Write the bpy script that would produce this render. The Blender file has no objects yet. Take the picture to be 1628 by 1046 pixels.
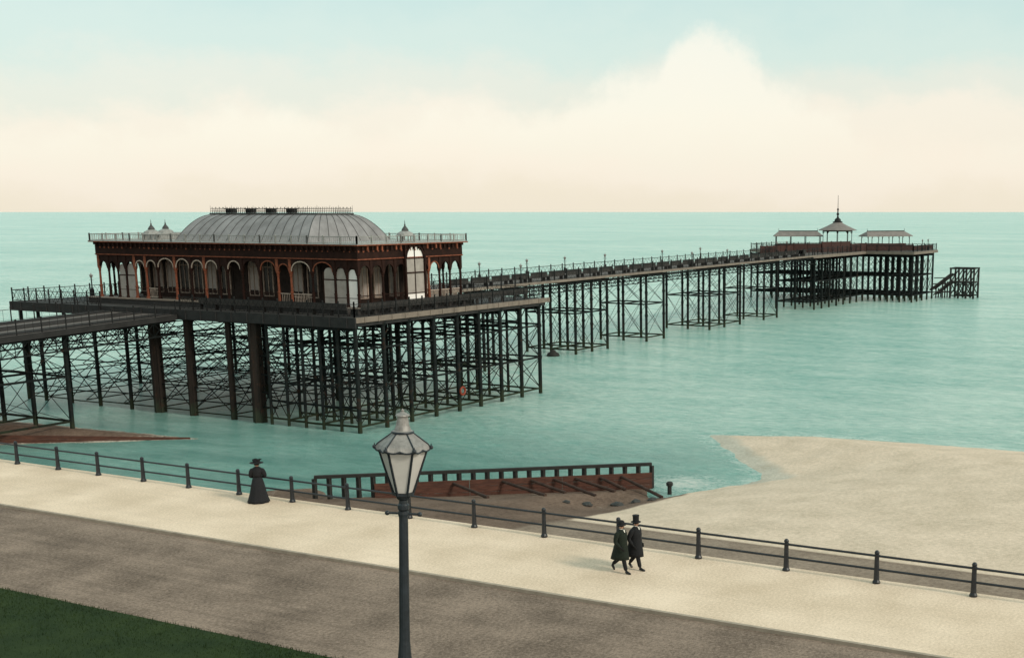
import bpy, bmesh, math, random
from mathutils import Vector, Matrix
from mathutils import noise as mnoise
random.seed(7)
SC = bpy.context.scene
COL = SC.collection
R = math.radians
# World frame: x runs straight out to sea (along the pier), y runs along the shore, z up; promenade level is z = 0, the sea z = -3.5
SEA = -3.5

# ------------------------------------------------------------------ materials
def nt(m):
    m.use_nodes = True
    return m.node_tree, m.node_tree.nodes, m.node_tree.links

def mat(name, col, rough=.7, var=.25, scale=3., detail=6., bump=0., bscale=None, metal=0., spec=.4, col2=None, stretch=None):
    """principled material whose base colour wanders between two real-world colours by noise"""
    m = bpy.data.materials.new(name)
    t, N, L = nt(m)
    b = N['Principled BSDF']
    tc = N.new('ShaderNodeTexCoord')
    src = tc.outputs['Object']
    if stretch:
        mp = N.new('ShaderNodeMapping'); mp.inputs['Scale'].default_value = stretch
        L.new(src, mp.inputs['Vector']); src = mp.outputs['Vector']
    n = N.new('ShaderNodeTexNoise'); n.inputs['Scale'].default_value = scale; n.inputs['Detail'].default_value = detail
    n.inputs['Roughness'].default_value = .65
    L.new(src, n.inputs['Vector'])
    r = N.new('ShaderNodeValToRGB')
    c1 = [max(0, c * (1 - var)) for c in col]; c2 = col2 or [min(1, c * (1 + var)) for c in col]
    r.color_ramp.elements[0].position = .3; r.color_ramp.elements[1].position = .7
    r.color_ramp.elements[0].color = (*c1, 1); r.color_ramp.elements[1].color = (*c2, 1)
    L.new(n.outputs['Fac'], r.inputs['Fac']); L.new(r.outputs['Color'], b.inputs['Base Color'])
    b.inputs['Roughness'].default_value = rough; b.inputs['Metallic'].default_value = metal
    b.inputs['Specular IOR Level'].default_value = spec
    if bump:
        n2 = N.new('ShaderNodeTexNoise'); n2.inputs['Scale'].default_value = bscale or scale * 6; n2.inputs['Detail'].default_value = 4
        L.new(src, n2.inputs['Vector'])
        bp = N.new('ShaderNodeBump'); bp.inputs['Strength'].default_value = bump; bp.inputs['Distance'].default_value = .05
        L.new(n2.outputs['Fac'], bp.inputs['Height']); L.new(bp.outputs['Normal'], b.inputs['Normal'])
    return m

def ground_mat(name, dark, light, fine=30., coarse=.5, bump=.5, rough=.9, wear=.35):
    """grainy ground: coarse patches plus fine grit"""
    m = bpy.data.materials.new(name)
    t, N, L = nt(m)
    b = N['Principled BSDF']; b.inputs['Roughness'].default_value = rough; b.inputs['Specular IOR Level'].default_value = .2
    tc = N.new('ShaderNodeTexCoord')
    n1 = N.new('ShaderNodeTexNoise'); n1.inputs['Scale'].default_value = coarse; n1.inputs['Detail'].default_value = 8
    n2 = N.new('ShaderNodeTexNoise'); n2.inputs['Scale'].default_value = fine; n2.inputs['Detail'].default_value = 4; n2.inputs['Roughness'].default_value = .85
    for n in (n1, n2): L.new(tc.outputs['Object'], n.inputs['Vector'])
    a = N.new('ShaderNodeMath'); a.operation = 'MULTIPLY_ADD'; a.inputs[1].default_value = .35
    L.new(n1.outputs['Fac'], a.inputs[0])
    k = N.new('ShaderNodeMath'); k.operation = 'MULTIPLY'; k.inputs[1].default_value = .65
    L.new(n2.outputs['Fac'], k.inputs[0]); L.new(k.outputs[0], a.inputs[2])
    r = N.new('ShaderNodeValToRGB'); r.color_ramp.elements[0].position = .40; r.color_ramp.elements[1].position = .60
    r.color_ramp.elements[0].color = (*dark, 1); r.color_ramp.elements[1].color = (*light, 1)
    L.new(a.outputs[0], r.inputs['Fac'])
    mp = N.new('ShaderNodeMapping'); mp.inputs['Scale'].default_value = (2.2, .10, 1); L.new(tc.outputs['Object'], mp.inputs['Vector'])
    n3 = N.new('ShaderNodeTexNoise'); n3.inputs['Scale'].default_value = 1.3; n3.inputs['Detail'].default_value = 5; L.new(mp.outputs['Vector'], n3.inputs['Vector'])
    w = N.new('ShaderNodeMapRange'); w.inputs[1].default_value = .5; w.inputs[2].default_value = .75; w.inputs[4].default_value = wear; L.new(n3.outputs['Fac'], w.inputs[0])
    wx = N.new('ShaderNodeMix'); wx.data_type = 'RGBA'; wx.inputs[7].default_value = (*[c_ * .62 for c_ in dark], 1); L.new(w.outputs[0], wx.inputs[0]); L.new(r.outputs['Color'], wx.inputs[6])
    L.new(wx.outputs[2], b.inputs['Base Color'])
    bp = N.new('ShaderNodeBump'); bp.inputs['Strength'].default_value = bump; bp.inputs['Distance'].default_value = .03
    L.new(n2.outputs['Fac'], bp.inputs['Height']); L.new(bp.outputs['Normal'], b.inputs['Normal'])
    return m

M = dict(
    iron=mat('pile_iron', (.0065, .0095, .0095), .75, .5, 2.5, bump=.3, spec=.18),
    rod=mat('tie_rod_iron', (.007, .0095, .0095), .8, .4, 2, spec=.15),
    brownpile=mat('pile_timber', (.016, .0095, .0065), .85, .5, 1.2, bump=.4, stretch=(4, 4, .6)),
    rail=mat('rail_iron', (.014, .014, .014), .7, .35, 4, spec=.2),
    fencei=mat('fence_paint', (.014, .016, .020), .4, .35, 5, bump=.15),
    deck=mat('deck_plank', (.085, .068, .06), .8, .45, 1.0, stretch=(.4, 7, 1)),
    deckd=mat('deck_plank_dark', (.028, .024, .022), .8, .45, 1.0, stretch=(.4, 7, 1)),
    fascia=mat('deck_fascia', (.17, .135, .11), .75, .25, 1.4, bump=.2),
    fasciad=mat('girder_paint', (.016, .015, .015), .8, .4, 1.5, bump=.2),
    brown=mat('pavilion_paint_brown', (.020, .0075, .005), .8, .5, 1.6, spec=.15),
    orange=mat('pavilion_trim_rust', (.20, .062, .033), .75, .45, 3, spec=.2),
    cream=mat('pavilion_trim_cream', (.42, .33, .27), .65, .25, 3),
    creamd=mat('window_frame_buff', (.27, .21, .17), .7, .35, 3),
    wall=mat('hall_boarding', (.026, .019, .016), .85, .5, 1.2, spec=.15),
    glassd=mat('hall_window_glass', (.012, .013, .014), .25, .5, 1.5),
    panel=mat('screen_panel_grey', (.30, .265, .24), .7, .18, 2.2),
    white=mat('screen_panel_white', (.78, .74, .71), .6, .05, 2),
    stone=mat('plinth_stone', (.030, .027, .026), .85, .35, 2),
    lead=mat('flat_roof_lead', (.30, .30, .29), .65, .2, .8),
    balus=mat('balustrade_paint', (.25, .245, .23), .6, .3, 3),
    balusd=mat('cresting_iron', (.05, .048, .047), .6, .3, 3),
    shed=mat('shelter_roof', (.18, .155, .142), .7, .2, 1.5),
    redbrown=mat('shelter_boarding', (.040, .014, .010), .7, .4, 2),
    lampmetal=mat('lamp_tin', (.24, .225, .21), .5, .3, 14, metal=.2),
    lampiron=mat('lamp_iron', (.014, .019, .024), .42, .35, 9, bump=.12),
    glass=mat('lamp_glass_frosted', (.50, .475, .445), .28, .1, 3.5, spec=.5),
    cloth=mat('black_cloth', (.006, .0065, .008), .9, .4, 14, bump=.3),
    green=mat('dark_green_cloth', (.006, .011, .006), .9, .4, 14, bump=.3),
    dress=mat('black_dress', (.007, .007, .009), .85, .4, 10, bump=.4),
    skin=mat('skin', (.45, .28, .2), .6, .1, 8),
    shoe=mat('black_leather', (.007, .007, .007), .35, .2, 8),
    linen=mat('white_linen', (.7, .67, .6), .8, .08, 8),
    groyne=mat('groyne_plank', (.080, .030, .019), .8, .5, 1.4, bump=.5, stretch=(1, 1, 7)),
    groyned=mat('groyne_post', (.017, .016, .014), .8, .45, 3, bump=.4),
    strut=mat('groyne_strut', (.045, .024, .017), .8, .5, 3, bump=.4),
    rock=mat('wet_rock', (.03, .026, .022), .5, .5, 5, bump=.8),
    red=mat('buoy_red', (.22, .035, .015), .5, .3, 6),
    retain=mat('terrace_stone', (.30, .27, .23), .9, .25, 1.2, bump=.4),
    prom=ground_mat('promenade_gravel', (.56, .425, .305), (.82, .645, .50), 11, .35, .4, wear=.12),
    road=ground_mat('road_macadam', (.115, .082, .062), (.31, .228, .178), 9, .45, .8),
    lawn=ground_mat('lawn_turf', (.010, .024, .005), (.028, .047, .010), 24, .8, .8),
    kerb=mat('kerb_stone', (.33, .27, .21), .85, .2, 2),
)

def tide(m):
    t, N, L = nt(m); b_ = N['Principled BSDF']; base = b_.inputs['Base Color'].links[0].from_socket
    g = N.new('ShaderNodeNewGeometry'); sp = N.new('ShaderNodeSeparateXYZ'); L.new(g.outputs['Position'], sp.inputs[0])
    n = N.new('ShaderNodeTexNoise'); n.inputs['Scale'].default_value = 2.2; n.inputs['Detail'].default_value = 6; L.new(g.outputs['Position'], n.inputs['Vector'])
    a = N.new('ShaderNodeMath'); a.operation = 'MULTIPLY_ADD'; a.inputs[1].default_value = 1.6; L.new(n.outputs['Fac'], a.inputs[0]); L.new(sp.outputs['Z'], a.inputs[2])
    r = N.new('ShaderNodeMapRange'); r.inputs[1].default_value = -1.5; r.inputs[2].default_value = -2.1; L.new(a.outputs[0], r.inputs[0])
    c = N.new('ShaderNodeMix'); c.data_type = 'RGBA'; c.inputs[7].default_value = (.020, .026, .014, 1); L.new(r.outputs[0], c.inputs[0]); L.new(base, c.inputs[6])
    q = N.new('ShaderNodeMapRange'); q.inputs[1].default_value = .60; q.inputs[2].default_value = .68; L.new(n.outputs['Fac'], q.inputs[0])
    k = N.new('ShaderNodeMath'); k.operation = 'MULTIPLY'; k.inputs[1].default_value = .6; L.new(q.outputs[0], k.inputs[0])
    d = N.new('ShaderNodeMix'); d.data_type = 'RGBA'; d.inputs[7].default_value = (.040, .018, .009, 1); L.new(k.outputs[0], d.inputs[0]); L.new(c.outputs[2], d.inputs[6]); L.new(d.outputs[2], b_.inputs['Base Color'])
for k_ in ('iron', 'brownpile', 'rod'): tide(M[k_])

# roof sheet: lead grey with streaks running down the slope
def roof_mat():
    m = mat('hall_roof_zinc', (.21, .203, .205), .7, .28, .7, bump=.2, spec=.25)
    return m
M['roof'] = roof_mat()

def beach_mat():
    m = bpy.data.materials.new('beach_shingle')
    t, N, L = nt(m)
    b = N['Principled BSDF']; b.inputs['Specular IOR Level'].default_value = .2
    tc = N.new('ShaderNodeTexCoord'); va = N.new('ShaderNodeVertexColor'); va.layer_name = 'kind'
    sp = N.new('ShaderNodeSeparateColor'); L.new(va.outputs['Color'], sp.inputs['Color'])
    n1 = N.new('ShaderNodeTexNoise'); n1.inputs['Scale'].default_value = .45; n1.inputs['Detail'].default_value = 9
    n2 = N.new('ShaderNodeTexNoise'); n2.inputs['Scale'].default_value = 4.5; n2.inputs['Detail'].default_value = 6; n2.inputs['Roughness'].default_value = .8
    for n in (n1, n2): L.new(tc.outputs['Object'], n.inputs['Vector'])
    md = N.new('ShaderNodeMix'); md.data_type = 'FLOAT'; md.inputs[0].default_value = .68
    L.new(n1.outputs['Fac'], md.inputs[2]); L.new(n2.outputs['Fac'], md.inputs[3])
    def ramp(c1, c2):
        r = N.new('ShaderNodeValToRGB'); r.color_ramp.elements[0].position = .36; r.color_ramp.elements[1].position = .64
        r.color_ramp.elements[0].color = (*c1, 1); r.color_ramp.elements[1].color = (*c2, 1)
        L.new(md.outputs[0], r.inputs['Fac']); return r
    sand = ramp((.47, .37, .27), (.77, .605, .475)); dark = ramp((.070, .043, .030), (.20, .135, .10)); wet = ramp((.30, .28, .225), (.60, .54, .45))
    # break the edge between the kinds with noise
    def edge(sock, amp=.7):
        a = N.new('ShaderNodeMath'); a.operation = 'ADD'; L.new(sock, a.inputs[0])
        s = N.new('ShaderNodeMath'); s.operation = 'MULTIPLY_ADD'; s.inputs[1].default_value = amp; s.inputs[2].default_value = -amp / 2
        L.new(md.outputs[0], s.inputs[0]); L.new(s.outputs[0], a.inputs[1])
        q = N.new('ShaderNodeMapRange'); q.inputs[1].default_value = .38; q.inputs[2].default_value = .62
        L.new(a.outputs[0], q.inputs[0]); return q.outputs[0]
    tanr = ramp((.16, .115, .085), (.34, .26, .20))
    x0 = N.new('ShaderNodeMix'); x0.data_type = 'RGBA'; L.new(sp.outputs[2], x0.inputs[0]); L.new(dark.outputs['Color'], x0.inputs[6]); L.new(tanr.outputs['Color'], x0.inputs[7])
    x1 = N.new('ShaderNodeMix'); x1.data_type = 'RGBA'
    L.new(edge(sp.outputs[0]), x1.inputs[0]); L.new(sand.outputs['Color'], x1.inputs[6]); L.new(x0.outputs[2], x1.inputs[7])
    x2 = N.new('ShaderNodeMix'); x2.data_type = 'RGBA'
    L.new(edge(sp.outputs[1]), x2.inputs[0]); L.new(x1.outputs[2], x2.inputs[6]); L.new(wet.outputs['Color'], x2.inputs[7])
    L.new(x2.outputs[2], b.inputs['Base Color'])
    b.inputs['Roughness'].default_value = .92
    bp = N.new('ShaderNodeBump'); bp.inputs['Strength'].default_value = .55; bp.inputs['Distance'].default_value = .06
    L.new(n2.outputs['Fac'], bp.inputs['Height']); L.new(bp.outputs['Normal'], b.inputs['Normal'])
    return m
M['beach'] = beach_mat()

def sea_mat():
    m = bpy.data.materials.new('sea_water')
    t, N, L = nt(m)
    b = N['Principled BSDF']
    tc = N.new('ShaderNodeTexCoord'); va = N.new('ShaderNodeVertexColor'); va.layer_name = 'foam'
    sp = N.new('ShaderNodeSeparateColor'); L.new(va.outputs['Color'], sp.inputs['Color'])
    def noise(scale, stretch, detail=5, rough=.6):
        mp = N.new('ShaderNodeMapping'); mp.inputs['Scale'].default_value = stretch
        L.new(tc.outputs['Object'], mp.inputs['Vector'])
        n = N.new('ShaderNodeTexNoise'); n.inputs['Scale'].default_value = scale; n.inputs['Detail'].default_value = detail; n.inputs['Roughness'].default_value = rough
        L.new(mp.outputs['Vector'], n.inputs['Vector']); return n
    big = noise(.012, (1.4, .6, 1), 7)
    mid = noise(.22, (1.6, .55, 1), 5)
    fine = noise(1.1, (1.7, .7, 1), 7, .75)
    speck = noise(5., (1.2, .8, 1), 3, .7)
    r = N.new('ShaderNodeValToRGB'); e = r.color_ramp.elements
    e[0].position = .34; e[0].color = (.22, .45, .39, 1); e[1].position = .70; e[1].color = (.54, .70, .62, 1)
    mx = N.new('ShaderNodeMath'); mx.operation = 'MULTIPLY_ADD'; mx.inputs[1].default_value = .5
    hm = N.new('ShaderNodeMath'); hm.operation = 'MULTIPLY'; hm.inputs[1].default_value = .5
    L.new(mid.outputs['Fac'], hm.inputs[0]); L.new(big.outputs['Fac'], mx.inputs[0]); L.new(hm.outputs[0], mx.inputs[2])
    gr = N.new('ShaderNodeMath'); gr.operation = 'MULTIPLY_ADD'; gr.inputs[1].default_value = .85
    g5 = N.new('ShaderNodeMath'); g5.operation = 'SUBTRACT'; g5.inputs[1].default_value = .5; L.new(fine.outputs['Fac'], g5.inputs[0])
    L.new(g5.outputs[0], gr.inputs[0]); L.new(mx.outputs[0], gr.inputs[2])
    L.new(gr.outputs[0], r.inputs['Fac'])
    # foam: near the shore only, broken by noise
    fa = N.new('ShaderNodeMath'); fa.operation = 'MULTIPLY_ADD'; fa.inputs[1].default_value = .75; fa.inputs[2].default_value = -.36
    L.new(speck.outputs['Fac'], fa.inputs[0])
    fb = N.new('ShaderNodeMath'); fb.operation = 'MULTIPLY_ADD'; fb.inputs[1].default_value = .75
    f3 = N.new('ShaderNodeMath'); f3.operation = 'SUBTRACT'; f3.inputs[1].default_value = .5; L.new(fine.outputs['Fac'], f3.inputs[0])
    L.new(f3.outputs[0], fb.inputs[0]); L.new(fa.outputs[0], fb.inputs[2])
    fs = N.new('ShaderNodeMath'); fs.operation = 'ADD'; L.new(sp.outputs[0], fs.inputs[0]); L.new(fb.outputs[0], fs.inputs[1])
    fr = N.new('ShaderNodeMapRange'); fr.inputs[1].default_value = .42; fr.inputs[2].default_value = .72; L.new(fs.outputs[0], fr.inputs[0])
    c = N.new('ShaderNodeMix'); c.data_type = 'RGBA'; c.inputs[7].default_value = (.62, .66, .60, 1)
    wd_ = N.new('ShaderNodeMix'); wd_.data_type = 'RGBA'; wd_.inputs[7].default_value = (.115, .27, .235, 1)      # darker green water close inshore
    wf = N.new('ShaderNodeMath'); wf.operation = 'MULTIPLY'; L.new(sp.outputs[1], wf.inputs[0]); wn = N.new('ShaderNodeMapRange'); wn.inputs[1].default_value = .3; wn.inputs[2].default_value = .62; wn.inputs[3].default_value = .45; wn.inputs[4].default_value = 1.
    L.new(mid.outputs['Fac'], wn.inputs[0]); L.new(wn.outputs[0], wf.inputs[1]); L.new(wf.outputs[0], wd_.inputs[0]); L.new(r.outputs['Color'], wd_.inputs[6])
    L.new(fr.outputs[0], c.inputs[0]); L.new(wd_.outputs[2], c.inputs[6])
    L.new(c.outputs[2], b.inputs['Base Color'])
    rr = N.new('ShaderNodeMapRange'); rr.inputs[3].default_value = .24; rr.inputs[4].default_value = .8
    L.new(fr.outputs[0], rr.inputs[0]); L.new(rr.outputs[0], b.inputs['Roughness'])
    b.inputs['Specular IOR Level'].default_value = SEA_SPEC
    b.inputs['IOR'].default_value = 1.33
    ad = N.new('ShaderNodeMath'); ad.operation = 'MULTIPLY_ADD'; ad.inputs[1].default_value = .55
    L.new(fine.outputs['Fac'], ad.inputs[0]); L.new(mid.outputs['Fac'], ad.inputs[2])
    bp = N.new('ShaderNodeBump'); bp.inputs['Strength'].default_value = 1.0; bp.inputs['Distance'].default_value = .6
    L.new(ad.outputs[0], bp.inputs['Height']); L.new(bp.outputs['Normal'], b.inputs['Normal'])
    return m
SEA_SPEC = .27
M['sea'] = sea_mat()

# ------------------------------------------------------------------ mesh helper
class MB:
    def __init__(s): s.v = []; s.f = []; s.m = []; s.cur = 0
    def mat(s, i): s.cur = i; return s
    def add(s, vs, fs):
        o = len(s.v); s.v += [tuple(p) for p in vs]
        for f in fs: s.f.append(tuple(o + i for i in f)); s.m.append(s.cur)
        return s
    def box(s, a, b):
        (x0, y0, z0), (x1, y1, z1) = a, b
        return s.add([(x0, y0, z0), (x1, y0, z0), (x1, y1, z0), (x0, y1, z0), (x0, y0, z1), (x1, y0, z1), (x1, y1, z1), (x0, y1, z1)],
                     [(0, 3, 2, 1), (4, 5, 6, 7), (0, 1, 5, 4), (1, 2, 6, 5), (2, 3, 7, 6), (3, 0, 4, 7)])
    def tube(s, p, q, r, r2=None, n=6, cap=True):
        p = Vector(p); q = Vector(q); d = (q - p)
        if d.length < 1e-6: return s
        d.normalize(); u = d.orthogonal().normalized(); w = d.cross(u); r2 = r if r2 is None else r2
        vs = []
        for c, rr in ((p, r), (q, r2)):
            for i in range(n):
                t = 2 * math.pi * i / n; vs.append(c + u * (rr * math.cos(t)) + w * (rr * math.sin(t)))
        fs = [(i, (i + 1) % n, n + (i + 1) % n, n + i) for i in range(n)]
        if cap: fs += [tuple(range(n - 1, -1, -1)), tuple(range(n, 2 * n))]
        return s.add(vs, fs)
    def path(s, pts, r, n=6):
        for a, b in zip(pts, pts[1:]): s.tube(a, b, r, n=n)
        return s
    def beam(s, p, q, w, h):
        p = Vector(p); q = Vector(q); d = (q - p).normalized()
        up = Vector((0, 0, 1)) if abs(d.z) < .95 else Vector((1, 0, 0))
        u = d.cross(up).normalized() * (w / 2); k = u.cross(d).normalized() * (h / 2)
        vs = [p - u - k, p + u - k, p + u + k, p - u + k, q - u - k, q + u - k, q + u + k, q - u + k]
        return s.add(vs, [(0, 3, 2, 1), (4, 5, 6, 7), (0, 1, 5, 4), (1, 2, 6, 5), (2, 3, 7, 6), (3, 0, 4, 7)])
    def lathe(s, c, prof, n=12, rot=0.):
        """prof: [(radius, z)] from bottom to top about the vertical axis through c = (x, y, z)"""
        vs = []
        for r, z in prof:
            for i in range(n):
                t = rot + 2 * math.pi * i / n; vs.append((c[0] + r * math.cos(t), c[1] + r * math.sin(t), c[2] + z))
        fs = []
        for k in range(len(prof) - 1):
            for i in range(n): fs.append((k * n + i, k * n + (i + 1) % n, (k + 1) * n + (i + 1) % n, (k + 1) * n + i))
        fs += [tuple(range(n - 1, -1, -1)), tuple((len(prof) - 1) * n + i for i in range(n))]
        return s.add(vs, fs)
    def rings(s, rings):
        """closed loft through rings of equal point count"""
        n = len(rings[0]); vs = [p for r in rings for p in r]; fs = []
        for k in range(len(rings) - 1):
            for i in range(n): fs.append((k * n + i, k * n + (i + 1) % n, (k + 1) * n + (i + 1) % n, (k + 1) * n + i))
        fs += [tuple(range(n - 1, -1, -1)), tuple((len(rings) - 1) * n + i for i in range(n))]
        return s.add(vs, fs)
    def ball(s, c, r, n=8, sz=1.):
        pr = [(max(1e-3, r * math.sin(math.pi * k / n)), -r * sz * math.cos(math.pi * k / n)) for k in range(n + 1)]
        return s.lathe(c, pr, n=max(8, n))
    def build(s, name, mats, parent=None, origin=None, smooth=False):
        o0 = Vector(origin if origin is not None else (parent['_o'] if parent is not None and '_o' in parent else (0, 0, 0)))
        me = bpy.data.meshes.new(name)
        me.from_pydata([tuple(Vector(p) - o0) for p in s.v], [], s.f)
        mats = mats if isinstance(mats, (list, tuple)) else [mats]
        for k in mats: me.materials.append(k)
        me.polygons.foreach_set('material_index', s.m)
        bm = bmesh.new(); bm.from_mesh(me); bmesh.ops.recalc_face_normals(bm, faces=bm.faces); bm.to_mesh(me); bm.free()
        if smooth: me.polygons.foreach_set('use_smooth', [True] * len(me.polygons))
        me.update()
        ob = bpy.data.objects.new(name, me); COL.objects.link(ob)
        if parent is not None: ob.parent = parent; ob['_o'] = tuple(o0)
        elif origin is not None: ob.location = origin; ob['_o'] = tuple(o0)
        return ob

def thing(name, label, cat, loc, group=None, rz=0.):
    o = bpy.data.objects.new(name, None); COL.objects.link(o); o.empty_display_size = .2
    o.location = loc; o.rotation_euler.z = rz; o['_o'] = tuple(loc) if rz == 0 else (0., 0., 0.)
    o['label'] = label; o['category'] = cat
    if group: o['group'] = group
    return o
def tag(o, label, cat, group=None):
    o['label'] = label; o['category'] = cat
    if group: o['group'] = group
    return o
def struct(o, kind='structure'): o['kind'] = kind; return o
def dup(o, parent=None, loc=None):
    c = o.copy(); COL.objects.link(c)
    if parent is not None: c.parent = parent
    if loc is not None: c.location = loc
    for ch in list(o.children): dup(ch, c)
    return c

# ------------------------------------------------------------------ beach and sea shapes
BEACH_R = [(30, 41), (38.5, 44.5), (51.09, 53.0), (52.5, 51.4), (51.0, 48.6), (56, 41.2), (61.2, 34.35), (58.6, 33.2), (55.6, 34.4), (60, 32.2), (66.8, 29.2), (72.5, 34.1), (78.6, 39.0),
           (81.4, 32), (82.0, 25.3), (82.4, 18), (84, 0), (86, -60), (90, -200), (-30, -200), (-30, 41)]
BEACH_L = [(60.89, 70.4), (60.62, 75.02), (60.2, 82), (59.8, 89.9), (58.5, 110), (52, 200), (-30, 200), (-30, 90), (40, 97), (48, 88), (53.75, 79.7), (57.4, 74.7)]
def sdf(poly, x, y):
    d = 1e18; inside = False; n = len(poly)
    for i in range(n):
        x0, y0 = poly[i]; x1, y1 = poly[(i + 1) % n]
        ex, ey = x1 - x0, y1 - y0; wx, wy = x - x0, y - y0
        t = max(0., min(1., (wx * ex + wy * ey) / (ex * ex + ey * ey)))
        dx, dy = wx - ex * t, wy - ey * t; d = min(d, dx * dx + dy * dy)
        if (y0 > y) != (y1 > y) and x < x0 + (y - y0) / (y1 - y0) * ex: inside = not inside
    d = math.sqrt(d)
    return d if inside else -d
def shore(x, y):
    """signed distance inland of the waterline, wobbled a little"""
    w = .35 * mnoise.noise(Vector((x * .5, y * .5, 3.1))) + .18 * mnoise.noise(Vector((x * 1.7, y * 1.7, 8.)))
    return max(sdf(BEACH_R, x, y), sdf(BEACH_L, x, y)) + w
def beach_z(x, y, d):
    if d > 0: h = SEA + 2.75 * (1 - math.exp(-d / 16.)) * 1.05 + .02
    else: h = SEA + max(-1.2, d * .16) + .02
    return h + .03 * mnoise.noise(Vector((x * .35, y * .35, 0))) * min(1, max(0, d))
def sstep(a, b, x):
    t = max(0., min(1., (x - a) / (b - a))); return t * t * (3 - 2 * t)

def grid(xs, ys, zf):
    vs = [(x, y, zf(x, y)) for x in xs for y in ys]; n = len(ys)
    fs = [(i * n + j, (i + 1) * n + j, (i + 1) * n + j + 1, i * n + j + 1) for i in range(len(xs) - 1) for j in range(n - 1)]
    return vs, fs
def frange(a, b, st):
    out = []; x = a
    while x < b - 1e-6: out.append(x); x += st
    return out + [b]
def sheet(name, vs, fs, m, attr=None, cols=None, smooth=True):
    me = bpy.data.meshes.new(name); me.from_pydata(vs, [], fs); me.materials.append(m)
    if smooth: me.polygons.foreach_set('use_smooth', [True] * len(me.polygons))
    if attr:
        ca = me.color_attributes.new(attr, 'FLOAT_COLOR', 'POINT')
        ca.data.foreach_set('color', [c for q in cols for c in q])
    me.update(); o = bpy.data.objects.new(name, me); COL.objects.link(o); return o

# beach terrain
xs = frange(38.75, 92, .42); ys = [-200, -120, -70, -40, -20] + frange(-10, 112, .42) + [130, 160, 200]
D = {}
def bz(x, y):
    d = shore(x, y); D[(x, y)] = d; return beach_z(x, y, d)
vs, fs = grid(xs, ys, bz)
cols = []
for (x, y, z) in vs:
    d = D[(x, y)]
    if y > 56: dark = .8; tan = 0; wet = .0 + .5 * sstep(2.2, .2, d)
    else:
        q_ = x / (12 - z) * 13; strip = 1 - sstep(43.9, 44.9, q_)                                   # darker beach strip below the promenade, edged along a camera sight line
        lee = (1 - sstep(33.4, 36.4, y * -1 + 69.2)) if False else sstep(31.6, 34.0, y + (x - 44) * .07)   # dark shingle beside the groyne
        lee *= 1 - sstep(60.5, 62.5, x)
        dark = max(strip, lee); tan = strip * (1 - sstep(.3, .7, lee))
        wet = 0.
        if x > 64 and y > 26: wet = sstep(2.6, .6, d) * .62                    # wet sand round the tongue of the beach
        elif d < .5: wet = .35
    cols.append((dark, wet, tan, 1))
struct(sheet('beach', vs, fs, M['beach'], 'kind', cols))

# sea: one sheet to the horizon, finer near the shore
far = [200, 300, 500, 900, 2000, 5000, 12000, 30000, 70000]
xs = [-200, 0, 30] + frange(38, 100, .55) + frange(103, 190, 4) + far
ys = [-v for v in reversed(far)] + [-120, -60, -20] + frange(0, 105, .55) + frange(110, 190, 10) + far
def foam(x, y):
    if not (38 <= x <= 100 and 0 <= y <= 105): return 0.
    d = shore(x, y)
    f = 0.
    if d > -6: f = (.0 if x > 79 else .34) * sstep(-1.3, -.1, d)
    # surf breaking into the little inlet between the groyne end and the tongue of beach
    q = math.hypot((x - 63.6) / 4.2, (y - 33.2) / 4.6); f = max(f, .60 * sstep(1.25, .1, q))
    if x > 65 and 26 < y < 42 and d > -4: f = max(f, .46 * sstep(-2.6, -.3, d))
    return f
vs, fs = grid(xs, ys, lambda x, y: SEA)
struct(sheet('sea', vs, fs, M['sea'], 'foam', [(foam(x, y), sstep(86, 60, x) * sstep(26, 38, y) if 30 < x < 95 and y < 108 else 0, 0, 1) for x, y, z in vs]))

# promenade with its sea wall, kerb, road, lawn
b = MB(); b.box((32.5, -300, -6.5), (38.7, 300, 0)); struct(b.build('promenade', M['prom']))
b = MB(); b.box((32.36, -300, -.5), (32.5 - .003, 300, .004)); struct(b.build('kerb', M['kerb']))
b = MB(); b.box((24.9, -300, -1), (32.36 - .003, 300, -.10)); struct(b.build('road', M['road']))
xs = frange(-80, 24.85, 1.8); ys = [-300, -100, -40] + frange(-20, 60, 2.) + [100, 300]
vs, fs = grid(xs, ys, lambda x, y: -.06 + .03 * mnoise.noise(Vector((x * .3, y * .3, 0))))
struct(sheet('lawn', vs, fs, M['lawn']))
# blades along the front of the lawn
g = MB(); rnd = random.Random(4)
for i in range(16000):
    x = 24.93 - abs(rnd.gauss(0, 1.6)) if i % 2 else rnd.uniform(19, 24.9); y = rnd.uniform(17, 46); h = rnd.uniform(.03, .075); t = rnd.uniform(0, 6.28); w = .012
    dx, dy = math.cos(t), math.sin(t)
    g.add([(x - dx * w, y - dy * w, -.08), (x + dx * w, y + dy * w, -.08), (x + dy * h * .5, y - dx * h * .5, -.05 + h)], [(0, 1, 2)])
struct(g.build('grass', M['lawn']), 'stuff')
# the raised terrace the lamp stands on, below the picture
b = MB(); b.box((-60, -60, -1), (12.6, 11.2, 5.7)); struct(b.build('terrace', M['retain']))

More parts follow.
